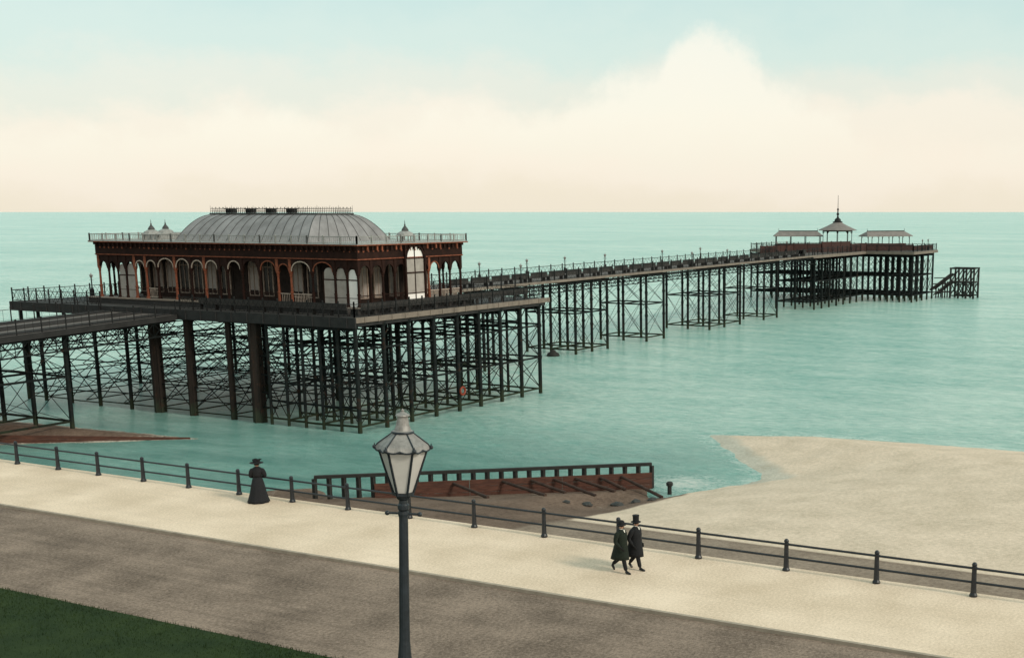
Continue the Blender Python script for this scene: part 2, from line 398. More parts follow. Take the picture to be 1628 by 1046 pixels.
# ------------------------------------------------------------------ promenade fence
posts_y = [68.5, 65.6, 62.6, 59.6, 56.56, 53.57, 50.75, 47.74, 44.84, 41.77, 38.68, 35.63, 32.42, 29.21, 25.97, 22.72, 19.46, 16.1, 12.87, 9.64, 6.4, 3.2, 0., -3.2]
FX = 38.3
fence = thing('promenade_fence', 'black iron post and double rail fence along the seaward edge of the promenade', 'fence', (FX, 9.64, 0))
p0 = None
for y in posts_y:
    if p0 is None:
        b = MB()
        b.lathe((FX, y, 0), [(.13, 0), (.13, .06), (.095, .13), (.082, .5), (.075, .93), (.092, .95), (.092, .985), (.066, 1.0), (.084, 1.03), (.08, 1.08), (.05, 1.12), (.006, 1.135)], n=10)
        p0 = b.build('post', M['fencei'], fence, smooth=False); base_y = y
    else: dup(p0, fence, (random.uniform(-.015, .015), y - base_y, random.uniform(-.012, .012)))
for z in (.93, .47):
    b = MB()
    for ya, yb in zip(posts_y, posts_y[1:]):
        ym = (ya + yb) / 2; sag = .0
        b.tube((FX, ya, z), (FX, ym, z - sag), .041, n=8); b.tube((FX, ym, z - sag), (FX, yb, z), .041, n=8)
    b.build('rail', M['fencei'], fence)

# ------------------------------------------------------------------ the pier
PZ = 4.7                                       # platform deck level
def walk_z(x): return 4.7 + (x - 91) / 97. * .55
WA, WB = 78.9, 87.6 
def walk_l(x): return 3.7 + (x - 50) / 17.5 * .6                  # landward walkway edges and level
SA, SB = 74.9, 81.8                            # seaward walkway edges
HZ = 5.25
pier = thing('pier', 'long iron seaside pier on dark braced piles running out to sea', 'pier', (67.7, 80, SEA))

piles = []                                     # (x, y, top, radius, material)
def pile(x, y, top, r=.165, m='iron'): piles.append((x, y, top, r, m))
rod = .036
def xbay(mb, p, q, z0, z1, r=rod, n=4):
    (x0, y0), (x1, y1) = p, q
    mb.tube((x0, y0, z0), (x1, y1, z1), r, n=n); mb.tube((x0, y0, z1), (x1, y1, z0), r, n=n)
def hbeam(mb, p, q, z, w=.14, h=.18): mb.beam((p[0], p[1], z), (q[0], q[1], z), w, h)

# platform: dense iron at the corner below the hall, open timber and iron bents landward
GX = [67.9, 70.8, 73.6, 76.5, 79.4, 82.2, 85.1, 88.0, 90.8]
GY = [61.6, 63.3, 65.0, 66.7, 68.4, 70.1]
def cols_of(i): return GY if i < 3 else GY[::2] + ([GY[-1]] if i % 3 == 2 else [])
for i, x in enumerate(GX):
    for y in cols_of(i): pile(x, y, PZ - .5, .165 if y == 61.6 else .12)
front_extra = [(71.6, .43, 'brownpile'), (74.3, .2, 'brownpile'), (78.6, .27, 'brownpile'), (82.3, .40, 'brownpile'), (85.6, .15, 'iron'), (89.3, .15, 'iron'), (92.8, .15, 'iron'), (96.0, .15, 'iron'), (98.2, .15, 'iron')]
for y, r, m in front_extra: pile(68.2, y, PZ - .5, r, m)
for x in (79.4, 90.8):
    for y in (74.3, 78.6, 82.3, 86.6, 91, 95.5, 98.2): pile(x, y, PZ - .5, .15)
sub = MB()
for i, x in enumerate(GX):
    for y0, y1 in zip(cols_of(i), cols_of(i)[1:]):
        for z in ((-3.05, -1.75, -.35, 1.1, 2.5) if i < 1 else (-3.05, -.35, 2.5)): hbeam(sub, (x, y0), (x, y1), z + random.uniform(-.06, .06), .10, .14)
        if i in (0, 2, 4, 6, 8):
            for z0, z1 in ((-3, -.4), (-.3, 2.4)): xbay(sub, (x, y0), (x, y1), z0, z1, .034)
        hbeam(sub, (x, y0), (x, y1), PZ - .75, .2, .4)
for y in GY[::2]:
    for x0, x1 in zip(GX, GX[1:]):
        for z in (-3.05, -.35, 2.4): hbeam(sub, (x0, y), (x1, y), z, .09, .13)
        if y == GY[0]:
            for z0, z1 in ((-3, -.4), (-.3, 2.3)): xbay(sub, (x0, y), (x1, y), z0, z1, .034)
        for xx, s_ in ((x0, 1), (x1, -1)): sub.tube((xx, y, PZ - 1.6), (xx + s_ * .9, y, PZ - .6), .045, n=5)
sub.build('substructure', M['rod'], pier)
# the landward half: long raking rods, five horizontals, wide X braces
br = MB()
fy = [69.7, 71.6, 74.3, 78.6, 82.3, 85.6, 89.3, 92.8, 96.0, 98.2]
for ya, yb in zip(fy, fy[1:]):
    for z in (-3.15, -2.3, -1.2, .2, 1.6, 2.9): hbeam(br, (68.2, ya), (68.2, yb), z + random.uniform(-.08, .08), .06, .085)
    xbay(br, (68.2, ya), (68.2, yb), -3.1, .2); xbay(br, (68.2, ya), (68.2, yb), .2, 3.0)
for x in (79.4, 90.8):
    ry = [69.7, 74.3, 78.6, 82.3, 86.6, 91, 95.5, 98.2]
    for ya, yb in zip(ry, ry[1:]):
        for z in (-3.1, -1.6, -.2, 1.2, 2.6): hbeam(br, (x, ya), (x, yb), z, .07, .10)
        xbay(br, (x, ya), (x, yb), -3.1, -.2); xbay(br, (x, ya), (x, yb), -.2, 2.7)
for y in (74.3, 78.6, 82.3, 86.6, 91, 95.5, 98.2):
    for xa, xb in ((68.2, 79.4), (79.4, 90.8)):
        for z in (-3.1, -1.2, .7, 2.6): hbeam(br, (xa, y), (xb, y), z, .06, .085)
        xm = (xa + xb) / 2
        for u, w in ((xa, xm), (xm, xb)): xbay(br, (u, y), (w, y), -3.1, -.1, .034); xbay(br, (u, y), (w, y), -.1, 2.7, .034)
br.build('bracing', M['rod'], pier)

# platform deck: planks, pale fascia towards the sea side, dark girder towards the land
b = MB()
b.box((67.72, 61.42, PZ - .10), (91.6, 98.6, PZ))
b.build('platform_deck', M['deckd'], pier)
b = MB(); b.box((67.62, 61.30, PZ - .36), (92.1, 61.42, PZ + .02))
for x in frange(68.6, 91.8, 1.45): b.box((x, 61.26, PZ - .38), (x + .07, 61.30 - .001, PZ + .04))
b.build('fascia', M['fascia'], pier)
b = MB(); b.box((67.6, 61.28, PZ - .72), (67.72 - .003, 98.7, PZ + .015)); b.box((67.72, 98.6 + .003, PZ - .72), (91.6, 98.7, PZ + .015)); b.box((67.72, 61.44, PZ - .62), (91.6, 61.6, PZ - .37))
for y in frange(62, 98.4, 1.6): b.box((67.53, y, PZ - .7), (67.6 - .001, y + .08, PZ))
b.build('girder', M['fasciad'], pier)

def railing(mb, pts, h=1.0, step=1.45, dense=.0, lattice=True, post=.05, rr=.03):
    """posts, top and bottom rails and a lattice of crossed bars between; pts are (x, y, z) on the deck"""
    for p, q in zip(pts, pts[1:]):
        p = Vector(p); q = Vector(q); n = max(1, round((q - p).length / step))
        for i in range(n + 1):
            a = p.lerp(q, i / n); mb.beam(a, a + Vector((0, 0, h + .1)), post * 1.6, post * 1.6)
            mb.ball(a + Vector((0, 0, h + .14)), .07, 5)
            if i < n:
                c = p.lerp(q, (i + 1) / n); up = Vector((0, 0, 1))
                mb.tube(a + up * h, c + up * h, rr, n=5); mb.tube(a + up * (h * .12), c + up * (h * .12), rr * .8, n=4)
                if lattice:
                    k = 3
                    for j in range(k):
                        u, w = a.lerp(c, j / k), a.lerp(c, (j + 1) / k)
                        mb.tube(u + up * (h * .12), w + up * (h * .95), .016, n=3); mb.tube(u + up * (h * .95), w + up * (h * .12), .016, n=3)
                else:
                    k = max(2, int((c - a).length / (dense or .16)))
                    for j in range(1, k): u = a.lerp(c, j / k); mb.tube(u + up * (h * .12), u + up * h, .013, n=3)
    return mb
b = MB()
railing(b, [(67.8, WA - .1, PZ), (67.8, 61.5, PZ), (91.5, 61.5, PZ), (91.5, SA, PZ)], .95, 1.5)
b.build('railing', M['rail'], pier)
b = MB(); railing(b, [(91.5, SB, PZ), (91.5, 98.5, PZ), (67.8, 98.5, PZ), (67.8, WB + .1, PZ)], .95, 1.5); b.build('railing', M['rail'], pier)
# one long bench along the front and the right side of the platform
b = MB()
for (x0, y0, x1, y1) in ((68.8, 62.9, 68.8, 77.6), (69.2, 62.3, 90.0, 62.3)):
    A = Vector((x0, y0, PZ)); B = Vector((x1, y1, PZ)); n = round((B - A).length / 1.7)
    b = MB(); b.beam(A + Vector((0, 0, .45)), B + Vector((0, 0, .45)), .42, .06)
    off = Vector((-.2, 0, .68)) if x0 == x1 else Vector((0, -.2, .68)); b.beam(A + off, B + off, .05, .34)
    for i in range(n + 1): c = A.lerp(B, i / n); b.beam(c, c + Vector((0, 0, .44)), .07, .3)
    b.build('bench', M['deckd'], pier)

# landward walkway: climbs gently to the platform front
def slab(x0, x1, y0, y1, zf, th, n=6):
    mb = MB()
    for i in range(n):
        xa, xb = x0 + (x1 - x0) * i / n, x0 + (x1 - x0) * (i + 1) / n; za, zb = zf(xa), zf(xb)
        mb.add([(xa, y0, za), (xb, y0, zb), (xb, y1, zb), (xa, y1, za), (xa, y0, za - th), (xb, y0, zb - th), (xb, y1, zb - th), (xa, y1, za - th)], [(0, 1, 2, 3), (4, 7, 6, 5), (0, 4, 5, 1), (3, 2, 6, 7)])
    return mb
slab(45, 67.55, WA, WB, walk_l, .12).build('walkway_deck', M['deck'], pier)
for y in (WA - .05, WB + .05):
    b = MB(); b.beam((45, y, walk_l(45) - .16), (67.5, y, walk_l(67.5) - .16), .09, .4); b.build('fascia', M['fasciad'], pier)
for y in (WA + .7, WA + 1.4, (WA + WB) / 2 - .6, (WA + WB) / 2 + .6, WB - 1.4, WB - .7):                     # dark bolted sleepers along the planks
    b = MB(); b.beam((45, y, walk_l(45) + .05), (67.4, y, walk_l(67.4) + .05), .22, .10); b.build('sleeper', M['fasciad'], pier)
def lattice_girder(x0, x1, y, z1f, depth, step=.9):
    n = round((x1 - x0) / step); mb = MB()
    for i in range(n):
        xa, xb = x0 + (x1 - x0) * i / n, x0 + (x1 - x0) * (i + 1) / n
        za, zb = z1f(xa), z1f(xb)
        mb.beam((xa, y, za), (xb, y, zb), .09, .12); mb.beam((xa, y, za - depth), (xb, y, zb - depth), .09, .1)
        mb.tube((xa, y, za), (xb, y, zb - depth), .032, n=4); mb.tube((xa, y, za - depth), (xb, y, zb), .032, n=4)
        mb.tube((xa, y, za), (xa, y, za - depth), .03, n=4)
    mb.build('lattice_girder', M['rod'], pier)
for y in (WA + .15, (WA + WB) / 2, WB - .15): lattice_girder(45, 67.5, y, lambda x: walk_l(x) - .45, 1.0, 1.0)
for y in (WA + .05, WB - .05):
    b = MB(); railing(b, [(45, y, walk_l(45)), (67.5, y, walk_l(67.5))], .9, 1.9, dense=.48, lattice=False, rr=.024, post=.04); b.build('railing', M['rail'], pier)
def trestle(xs_, ys_, top, zlow=-3.05, zmid=0., r=.16):
    t = MB()
    for x in xs_:
        for y in ys_: pile(x, y, top(x) - .3, r)
        for ya, yb in zip(ys_, ys_[1:]):
            for z in (zlow, zmid): hbeam(t, (x, ya), (x, yb), z, .1, .15)
            xbay(t, (x, ya), (x, yb), zlow, zmid, .026); xbay(t, (x, ya), (x, yb), zmid, top(x) - 1.3, .026)
        t.beam((x, ys_[0] - .3, top(x) - .45), (x, ys_[-1] + .3, top(x) - .45), .2, .3)
    for y in ys_:
        for xa, xb in zip(xs_, xs_[1:]):
            for z in (zlow, zmid): hbeam(t, (xa, y), (xb, y), z, .1, .15)
            xbay(t, (xa, y), (xb, y), zlow, zmid, .026); xbay(t, (xa, y), (xb, y), zmid, top(xa) - 1.3, .026)
    return t.build('trestle', M['rod'], pier)
trestle([50.2, 58.4], [79.7, 83.7, 87.2], walk_l, -2.6, .6)

# seaward walkway
b = MB(); n = 14
for i in range(n):
    xa, xb = 91.6 + (188 - 91.6) * i / n, 91.6 + (188 - 91.6) * (i + 1) / n
    za, zb = walk_z(xa), walk_z(xb)
    b.add([(xa, SA, za), (xb, SA, zb), (xb, SB, zb), (xa, SB, za), (xa, SA, za - .1), (xb, SA, zb - .1), (xb, SB, zb - .1), (xa, SB, za - .1)], [(0, 1, 2, 3), (4, 7, 6, 5), (0, 4, 5, 1), (3, 2, 6, 7)])
b.build('walkway_deck', M['deck'], pier)
for y in (SA, SB + .103):
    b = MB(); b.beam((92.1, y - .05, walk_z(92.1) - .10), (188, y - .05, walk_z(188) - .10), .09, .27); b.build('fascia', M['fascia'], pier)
for y in (SA + .15, (SA + SB) / 2, SB - .15): lattice_girder(92, 187.8, y, lambda x: walk_z(x) - .45, .85, 1.25)
for y in (SA + .05, SB - .05):
    b = MB(); railing(b, [(92, y, walk_z(92)), (188, y, walk_z(188))], 1.0, 2.4, post=.06, rr=.035); b.build('railing', M['rail'], pier)
s0 = None
for x in frange(96, 182, 3.4):                                      # backed seats along the near rail
    z = walk_z(x); b = MB(); b.box((x, SA + .35, z + .4), (x + 3.0, SA + .85, z + .46)); b.box((x, SA + .3, z + .47), (x + 3.0, SA + .35, z + .95))
    for xx in (x + .2, x + 2.7): b.box((xx, SA + .4, z - .02), (xx + .1, SA + .8, z + .4))
    b.build('bench', M['deckd'], pier)
SY = [75.1, 78.35, 81.6]
for xx in ([101, 107], [117.8, 121.2, 124.6], [133.8, 138.2], [151.0, 155.6, 160.6], [168.8, 173.6]): trestle(xx, SY, walk_z, -3.0, 1.0)

# pier head
hx1, hx2 = [190.5, 193.8, 197.1, 200.5], [213.5, 216.5, 219.5, 222.5, 225.6]
hy1, hy2 = [75.9, 79.2, 82.6], [66.9, 69.1, 71.3, 73.6]
hyb = [85.5, 89.0, 93.4, 97.6]
t = MB()
def head_row(xs_, ys_, r=.17):
    for x in xs_:
        for y in ys_: pile(x, y, HZ - .5, r)
        for ya, yb in zip(ys_, ys_[1:]):
            for z in (-2.3, 1.0): hbeam(t, (x, ya), (x, yb), z, .14, .2)
            hbeam(t, (x, ya), (x, yb), HZ - .8, .2, .4)
            xbay(t, (x, ya), (x, yb), -2.3, 1.0, .04); xbay(t, (x, ya), (x, yb), 1.0, 4.2, .04)
    for y in ys_:
        for xa, xb in zip(xs_, xs_[1:]):
            for z in (-2.3, 1.0): hbeam(t, (xa, y), (xb, y), z, .14, .2)
            if y in (ys_[0], ys_[-1]): xbay(t, (xa, y), (xb, y), -2.3, 1.0, .04); xbay(t, (xa, y), (xb, y), 1.0, 4.2, .04)
head_row(hx1, hy1); head_row([200.5, 203.8, 207.1, 210.4], hy1); head_row(hx2, hy2 + hy1 + hyb)
for y in hy1:
    for z in (-2.3, 1.0): hbeam(t, (210.4, y), (213.5, y), z, .14, .2)
t.build('substructure', M['rod'], pier)
HP = [(188, 75.2), (212.5, 75.2), (212.5, 66.4), (226.6, 66.4), (226.6, 98.4), (214.6, 98.4), (204.5, 85.6), (188, 83.8)]
b = MB(); k = len(HP)
b.add([(x, y, HZ) for x, y in HP] + [(x, y, HZ - .14) for x, y in HP], [tuple(range(k)), tuple(range(2 * k - 1, k - 1, -1))] + [(i, (i + 1) % k, k + (i + 1) % k, k + i) for i in range(k)])
b.build('head_deck', M['deck'], pier)
b = MB()
for (p, q) in zip(HP, HP[1:] + HP[:1]):
    if p == HP[-1]: continue
    b.beam((*p, HZ - .25), (*q, HZ - .25), .14, .46)
b.build('fascia', M['fascia'], pier)
b = MB(); railing(b, [(188.2, 75.4, HZ), (212.7, 75.4, HZ), (212.7, 66.6, HZ), (226.4, 66.6, HZ), (226.4, 98.2, HZ), (214.7, 98.2, HZ), (204.7, 85.4, HZ), (188.2, 83.6, HZ)], 1.0, 2.2, post=.07, rr=.045); b.build('railing', M['rail'], pier)
# dark red boarded wind screen along the back and sides of the head
b = MB()
def screen(p, q, h):
    p = Vector((*p, HZ)); q = Vector((*q, HZ)); n = max(1, round((q - p).length / 2.2))
    b.mat(0).beam(p + Vector((0, 0, h / 2 + .05)), q + Vector((0, 0, h / 2 + .05)), .08, h - .1)
    b.mat(0).beam(p + Vector((0, 0, h + .03)), q + Vector((0, 0, h + .03)), .16, .06)
    for i in range(n + 1): c = p.lerp(q, i / n); b.beam(c, c + Vector((0, 0, h + .14)), .15, .15)
for p, q, h in (((188.6, 84.6), (198.6, 83.0), 1.25), ((198.6, 83.0), (201.0, 78.9), 1.5), ((201.0, 78.9), (206.6, 75.9), 1.75), ((206.6, 75.9), (212.9, 75.2), 1.3), ((212.9, 75.2), (217.5, 68.2), 1.05), ((217.5, 68.2), (225.8, 67.2), .8)): screen(p, q, h)
b.build('wind_screen', M['redbrown'], pier)

# piles: the hundred that show largest are parts, the rest one part
cam_xy = Vector((0, 0))
piles.sort(key=lambda q: math.hypot(q[0], q[1]) / (q[3] / .16))
pm = {}
for i, (x, y, top, r, m) in enumerate(piles[:100]):
    key = (round(top, 2), r, m)
    if key not in pm:
        b = MB(); z0 = -5.2
        b.tube((x, y, z0), (x, y, top), r * 1.02, r * .95, n=10)
        if m == 'iron':
            for z in (-.35, 2.4): b.tube((x, y, z - .13), (x, y, z + .13), r * 1.22, n=10)
            b.lathe((x, y, top - .3), [(r, 0), (r * 1.5, .18), (r * 1.6, .3)], n=8)
        else:
            for k in range(6):
                a = k * 1.047; b.beam((x + r * math.cos(a), y + r * math.sin(a), z0), (x + r * .95 * math.cos(a), y + r * .95 * math.sin(a), top), r * .35, r * .35)
        o = b.build('pile', M[m], pier); pm[key] = (o, x, y)
    else:
        o, x0, y0 = pm[key]; dup(o, pier, (x - x0, y - y0, 0))
b = MB()
for x, y, top, r, m in piles[100:]: b.tube((x, y, -5.2), (x, y, top), r, n=8)
if piles[100:]: o = b.build('distant_piles', M['iron'], pier); o['kind'] = 'stuff'

# ------------------------------------------------------------------ pavilion on the platform
X0, X1, Y0, Y1 = 70.5, 82.4, 63.4, 90.9
BZ = 5.2; SPR = 7.62; ENT = 8.55; COR = 9.6
pav = thing('pavilion', 'long arcaded pier pavilion with rust brown columns under a curved grey roof', 'pavilion', (76.7, 77.2, PZ))
b = MB(); b.box((X0 - .7, Y0 - .7, PZ + .003), (X1 + .8, Y1 + .8, BZ - .08)); b.mat(1).box((X0 - .8, Y0 - .8, BZ - .08 + .003), (X1 + .9, Y1 + .9, BZ)); b.build('plinth', [M['stone'], M['fascia']], pav)
IX0, IX1, IY0, IY1 = X0 + 2.2, X1 - 1.6, Y0 + 2.4, Y1 - 2.3
wb = MB(); wb.box((IX0, IY0, BZ), (IX1, IY1, ENT + .6))
for y in frange(IY0 + .2, IY1 - .2, 1.528): wb.box((IX0 - .06, y - .07, BZ), (IX0 - .001, y + .07, ENT))
wb.box((IX0 - .05, IY0, BZ), (IX0 - .002, IY1, BZ + .8))
hall = wb.build('wall', M['wall'], pav)
# columns: uneven bays along the landward front, even ones round the other sides
FXP = [(159, 90.9), (253, 84), (354, 77), (461, 70), (570, 63.4), (572, 63.3)]
def front_y(px):
    for (x0, v0), (x1, v1) in zip(FXP, FXP[1:]):
        if px <= x1: return v0 + (v1 - v0) * (px - x0) / (x1 - x0)
    return Y0
FC = sorted([Y0] + [front_y(q) for q in (553, 534, 498, 463, 443, 415, 387, 363, 350, 328, 306, 281, 252, 234, 217, 202, 189, 174)] + [Y1])
NF, NS = len(FC) - 1, 9
dxS = (X1 - X0) / NS
cprof = [(.17, 0), (.17, .1), (.115, .16), (.115, .85), (.14, .87), (.14, .93), (.092, .96), (.08, 2.05), (.11, 2.1), (.11, 2.14), (.09, 2.18), (.16, 2.38), (.16, SPR - BZ)]
def column_mb(): return MB().lathe((X0, Y0, BZ), cprof, n=10).box((X0 - .12, Y0 - .12, SPR), (X0 + .12, Y0 + .12, ENT))
col0 = column_mb().build('column', M['brown'], pav)
cpos = [(X0, y) for y in FC[1:]] + [(X0 + dxS * i, Y0) for i in range(1, NS + 1)] + [(X0 + dxS * i, Y1) for i in range(1, NS + 1)] + [(X1, Y0 + (Y1 - Y0) / 16 * i) for i in range(1, 16)]
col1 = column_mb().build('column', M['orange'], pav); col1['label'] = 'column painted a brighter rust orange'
first = True
for i, (x, y) in enumerate(cpos):
    orange_col = i in (3, 4, 9, 11, 13, 14, 18) or i in (NF + 4, NF + 5)  # columns painted the brighter rust orange
    if orange_col and first: col1.location = (x - X0, y - Y0, 0); first = False
    else: dup(col1 if orange_col else col0, pav, (x - X0, y - Y0, 0))
# arches: spandrel with a moulded rim, one per bay
def arch_mesh(w, axis, trim):
    """bay of width w starting at the local zero, along y (axis 0, facing -x) or along x (axis 1, facing -y)"""
    a = MB(); r = w / 2 - .13; N = 12; zt = ENT; hr = min(r, .72) * .98
    def pt(u, d, z): return (d, u, z) if axis == 0 else (u, d, z)
    pts = []
    for k in range(N + 1):
        t = math.pi * k / N; pts.append((w / 2 - r * math.cos(t), SPR + .05 + hr * math.sin(t)))
    pts = [(.12, SPR)] + pts + [(w - .12, SPR)]
    for (u0, z0), (u1, z1) in zip(pts, pts[1:]):
        for d in (-.07, .07): a.mat(0).add([pt(u0, d, z0), pt(u1, d, z1), pt(u1, d, zt), pt(u0, d, zt)], [(0, 1, 2, 3)])
        a.mat(0).add([pt(u0, -.07, z0), pt(u1, -.07, z1), pt(u1, .07, z1), pt(u0, .07, z0)], [(0, 1, 2, 3)])
    for (u0, z0), (u1, z1) in zip(pts[1:-1], pts[2:-1]):
        a.mat(1).beam(pt(u0, -.075, z0 + .02), pt(u1, -.075, z1 + .02), .07, .075)
    return a
def arch_row(axis, pts, fixed, m2):
    cache = {}
    for i, (u0, u1) in enumerate(zip(pts, pts[1:])):
        w = round(u1 - u0, 3); mm = m2(i); loc = Vector((fixed, u0, 0) if axis == 0 else (u0, fixed, 0))
        if (w, mm) not in cache: cache[(w, mm)] = o = arch_mesh(w, axis, mm).build('arch', [M['brown'], M[mm]], pav, origin=(0, 0, 0))
        else: o = dup(cache[(w, mm)], pav)
        o.location = loc - Vector(pav.location)
ftrim = ['brown', 'brown', 'orange', 'cream', 'orange', 'orange', 'brown', 'cream', 'brown', 'cream', 'cream', 'cream', 'cream', 'cream', 'cream', 'brown', 'brown', 'brown', 'brown']
arch_row(0, FC, X0, lambda i: ftrim[i])
arch_row(1, [X0 + dxS * i for i in range(NS + 1)], Y0, lambda i: 'orange' if i == 6 else 'brown')
arch_row(1, [X0 + dxS * i for i in range(NS + 1)], Y1, lambda i: 'brown')
arch_row(0, [Y0 + (Y1 - Y0) / 16 * i for i in range(17)], X1, lambda i: 'brown')
# hall windows: arched cream frame, dark pane
def window(w, h, cream=True):
    fr = MB(); r = w / 2; N = 10
    pts = [(-r, 0), (-r, h - r)] + [(-r * math.cos(math.pi * k / N), h - r + r * math.sin(math.pi * k / N)) for k in range(1, N)] + [(r, h - r), (r, 0)]
    for (u0, z0), (u1, z1) in zip(pts, pts[1:]): fr.beam((0, u0, z0), (0, u1, z1), .09, .10)
    fr.beam((0, -r, .04), (0, r, .04), .12, .09); fr.beam((0, 0, .06), (0, 0, h), .05, .05); fr.beam((0, -r, h - r), (0, r, h - r), .05, .06)
    pn = MB(); pn.add([(.03, u, z) for u, z in pts], [tuple(range(len(pts)))])
    return fr, pn
fr, pn = window(1.0, 2.75)
win0 = None
for i in range(15):
    y = IY0 + .2 + 1.528 * (i + .5)
    if y > IY1 - .4: break
    if i in (1, 4, 7): continue
    loc = Vector((IX0 - .05, y, BZ + .35)) - Vector(pav.location)
    if win0 is None:
        win0 = fr.build('window', M['creamd'], pav, origin=(0, 0, 0)); w2 = pn.build('pane', M['glassd'], win0, origin=(0, 0, 0)); win0.location = loc
    else:
        w = dup(win0, pav, loc)
        if i in (3, 6, 9, 12, 13):
            for c in w.children: c.data = c.data.copy(); c.data.materials[0] = M['panel']
# side windows of the hall (towards the right)
fr, pn = window(1.0, 2.75)
sw0 = None
for i in range(5):
    loc = Vector((IX0 + .9 + 1.75 * i, IY0 - .05, BZ + .35)) - Vector(pav.location)
    if sw0 is None:
        sw0 = fr.build('window', M['cream'], pav, origin=(0, 0, 0)); pn.build('pane', M['panel'], sw0, origin=(0, 0, 0)); sw0.rotation_euler.z = R(90); sw0.location = loc
    else: dup(sw0, pav, loc)
# glazed screens closing some bays of the arcade
def screen_bay(i, m, lower=1.9, f=1.):
    s = MB(); y0 = FC[i] + .13; y1 = y0 + (FC[i + 1] - .13 - y0) * f
    s.mat(0).box((X0 + .0, y0, BZ + .02), (X0 + .05, y1, BZ + lower))
    N = 10; r = (y1 - y0) / 2; c = (y0 + y1) / 2
    pts = [(y0, BZ + lower + .08), (y1, BZ + lower + .08)] + [(c + r * math.cos(math.pi * k / N), SPR - .05 + min(r, .7) * .9 * math.sin(math.pi * k / N)) for k in range(N + 1)]
    s.mat(0).add([(X0 + .03, u, z) for u, z in pts], [tuple(range(len(pts)))])
    s.mat(1).box((X0 - .02, y0, BZ + lower), (X0 + .07, y1, BZ + lower + .08))
    if f < 1: s.box((X0 - .02, y1, BZ), (X0 + .07, y1 + .08, SPR + .1))
    s.box((X0 - .012, y0, BZ + .62), (X0 + .0 - .002, y1, BZ + .66))
    o = s.build('glazed_screen', [M[m], M['brown']], pav)
    if m == 'white': o['label'] = 'brightly whitewashed glazed screen at the corner bay'
screen_bay(0, 'white'); screen_bay(1, 'panel'); screen_bay(2, 'panel', 1.9, .5); screen_bay(15, 'panel', 1.75); screen_bay(16, 'panel', 1.75)
# low bay balustrades in the arcade, one to a bay
for i in range(3, 15):
    if i in (7, 8): continue
    b = MB(); y0, y1 = FC[i] + .13, FC[i + 1] - .13; n = max(4, round((y1 - y0) / .16))
    b.box((X0 - .02, y0, BZ + .78), (X0 + .03, y1, BZ + .83)); b.box((X0 - .02, y0, BZ + .1), (X0 + .03, y1, BZ + .14))
    for k in range(1, n): y = y0 + (y1 - y0) * k / n; b.box((X0 - .008, y - .012, BZ + .14), (X0 + .016, y + .012, BZ + .78))
    b.build('arcade_balustrade', M['cream'] if i in (3, 4, 13) else M['brown'], pav)
for i in range(NS):
    b = MB(); x0, x1 = X0 + dxS * i + .13, X0 + dxS * (i + 1) - .13
    b.box((x0, Y0 - .02, BZ + .78), (x1, Y0 + .03, BZ + .83)); b.box((x0, Y0 - .02, BZ + .1), (x1, Y0 + .03, BZ + .14))
    for k in range(1, 9): x = x0 + (x1 - x0) * k / 9; b.box((x - .012, Y0 - .008, BZ + .14), (x + .012, Y0 + .016, BZ + .78))
    b.build('arcade_balustrade', M['brown'] if i < 6 else M['cream'], pav)
# entablature: frieze with rust roundels, moulded bands, brackets and cornice
b = MB()
def ring(mb, off, z0, z1, th=.3):
    mb.box((X0 - off, Y0 - off, z0), (X0 - off + th, Y1 + off, z1)); mb.box((X1 + off - th, Y0 - off, z0), (X1 + off, Y1 + off, z1))
    mb.box((X0 - off + th, Y0 - off, z0), (X1 + off - th, Y0 - off + th, z1)); mb.box((X0 - off + th, Y1 + off - th, z0), (X1 + off - th, Y1 + off, z1))
ring(b.mat(0), .16, ENT, COR, .34); ring(b.mat(1), .20, ENT + .04, ENT + .11, .03); ring(b.mat(0), .24, COR - .2, COR - .003, .07)
rn = random.Random(3)
def roundel(p, axis, r=.07):
    vs_ = [(0, 0, 0)]; N = 8
    q = Vector(p); d = Vector((-.05, 0, 0)) if axis == 0 else Vector((0, -.05, 0))
    b.mat(1 if rn.random() > .3 else 0).tube(q, q + d, r * rn.uniform(.7, 1.15), r * .5, n=7)
y = Y0
while y < Y1 + .05:
    roundel((X0 - .16, y, COR - .42), 0, .10 if y > 84 else .075); b.mat(0).box((X0 - .36, y - .07 + .26, COR - .36), (X0 - .24 - .003, y + .07 + .26, COR - .01)); y += .52
x = X0
while x < X1 + .05: roundel((x, Y0 - .16, COR - .42), 1, .085); b.mat(1 if rn.random() > .45 else 0).box((x - .07 + .26, Y0 - .36, COR - .36), (x + .07 + .26, Y0 - .24 - .003, COR - .01)); x += .52
b.build('entablature', [M['brown'], M['orange']], pav)
b = MB(); b.box((X0 - .5, Y0 - .5, COR), (X1 + .5, Y1 + .5, COR + .08)); b.mat(1).box((X0 - .52, Y0 - .52, COR + .083), (X1 + .52, Y1 + .52, COR + .12)); b.build('cornice', [M['orange'], M['lead']], pav)
# roof-edge balustrade
b = MB(); rz_ = COR + .12
cor = [(X0 - .4, Y0 - .4), (X1 + .4, Y0 - .4), (X1 + .4, Y1 + .4), (X0 - .4, Y1 + .4)]
for p, q in zip(cor, cor[1:] + cor[:1]):
    p = Vector((*p, rz_)); q = Vector((*q, rz_)); L_ = (q - p).length; n = round(L_ / 1.53); up = Vector((0, 0, 1))
    b.beam(p + up * .52, q + up * .52, .07, .05); b.beam(p + up * .06, q + up * .06, .06, .05)
    for i in range(n + 1):
        c = p.lerp(q, i / n); b.mat(1 if i % 3 == 0 else 0).beam(c, c + up * .6, .09, .09); b.mat(0)
    m_ = int(L_ / .19)
    for i in range(m_): c = p.lerp(q, (i + .5) / m_); b.tube(c + up * .07, c + up * .51, .018, n=3)
b.build('balustrade', [M['balus'], M['balusd']], pav)
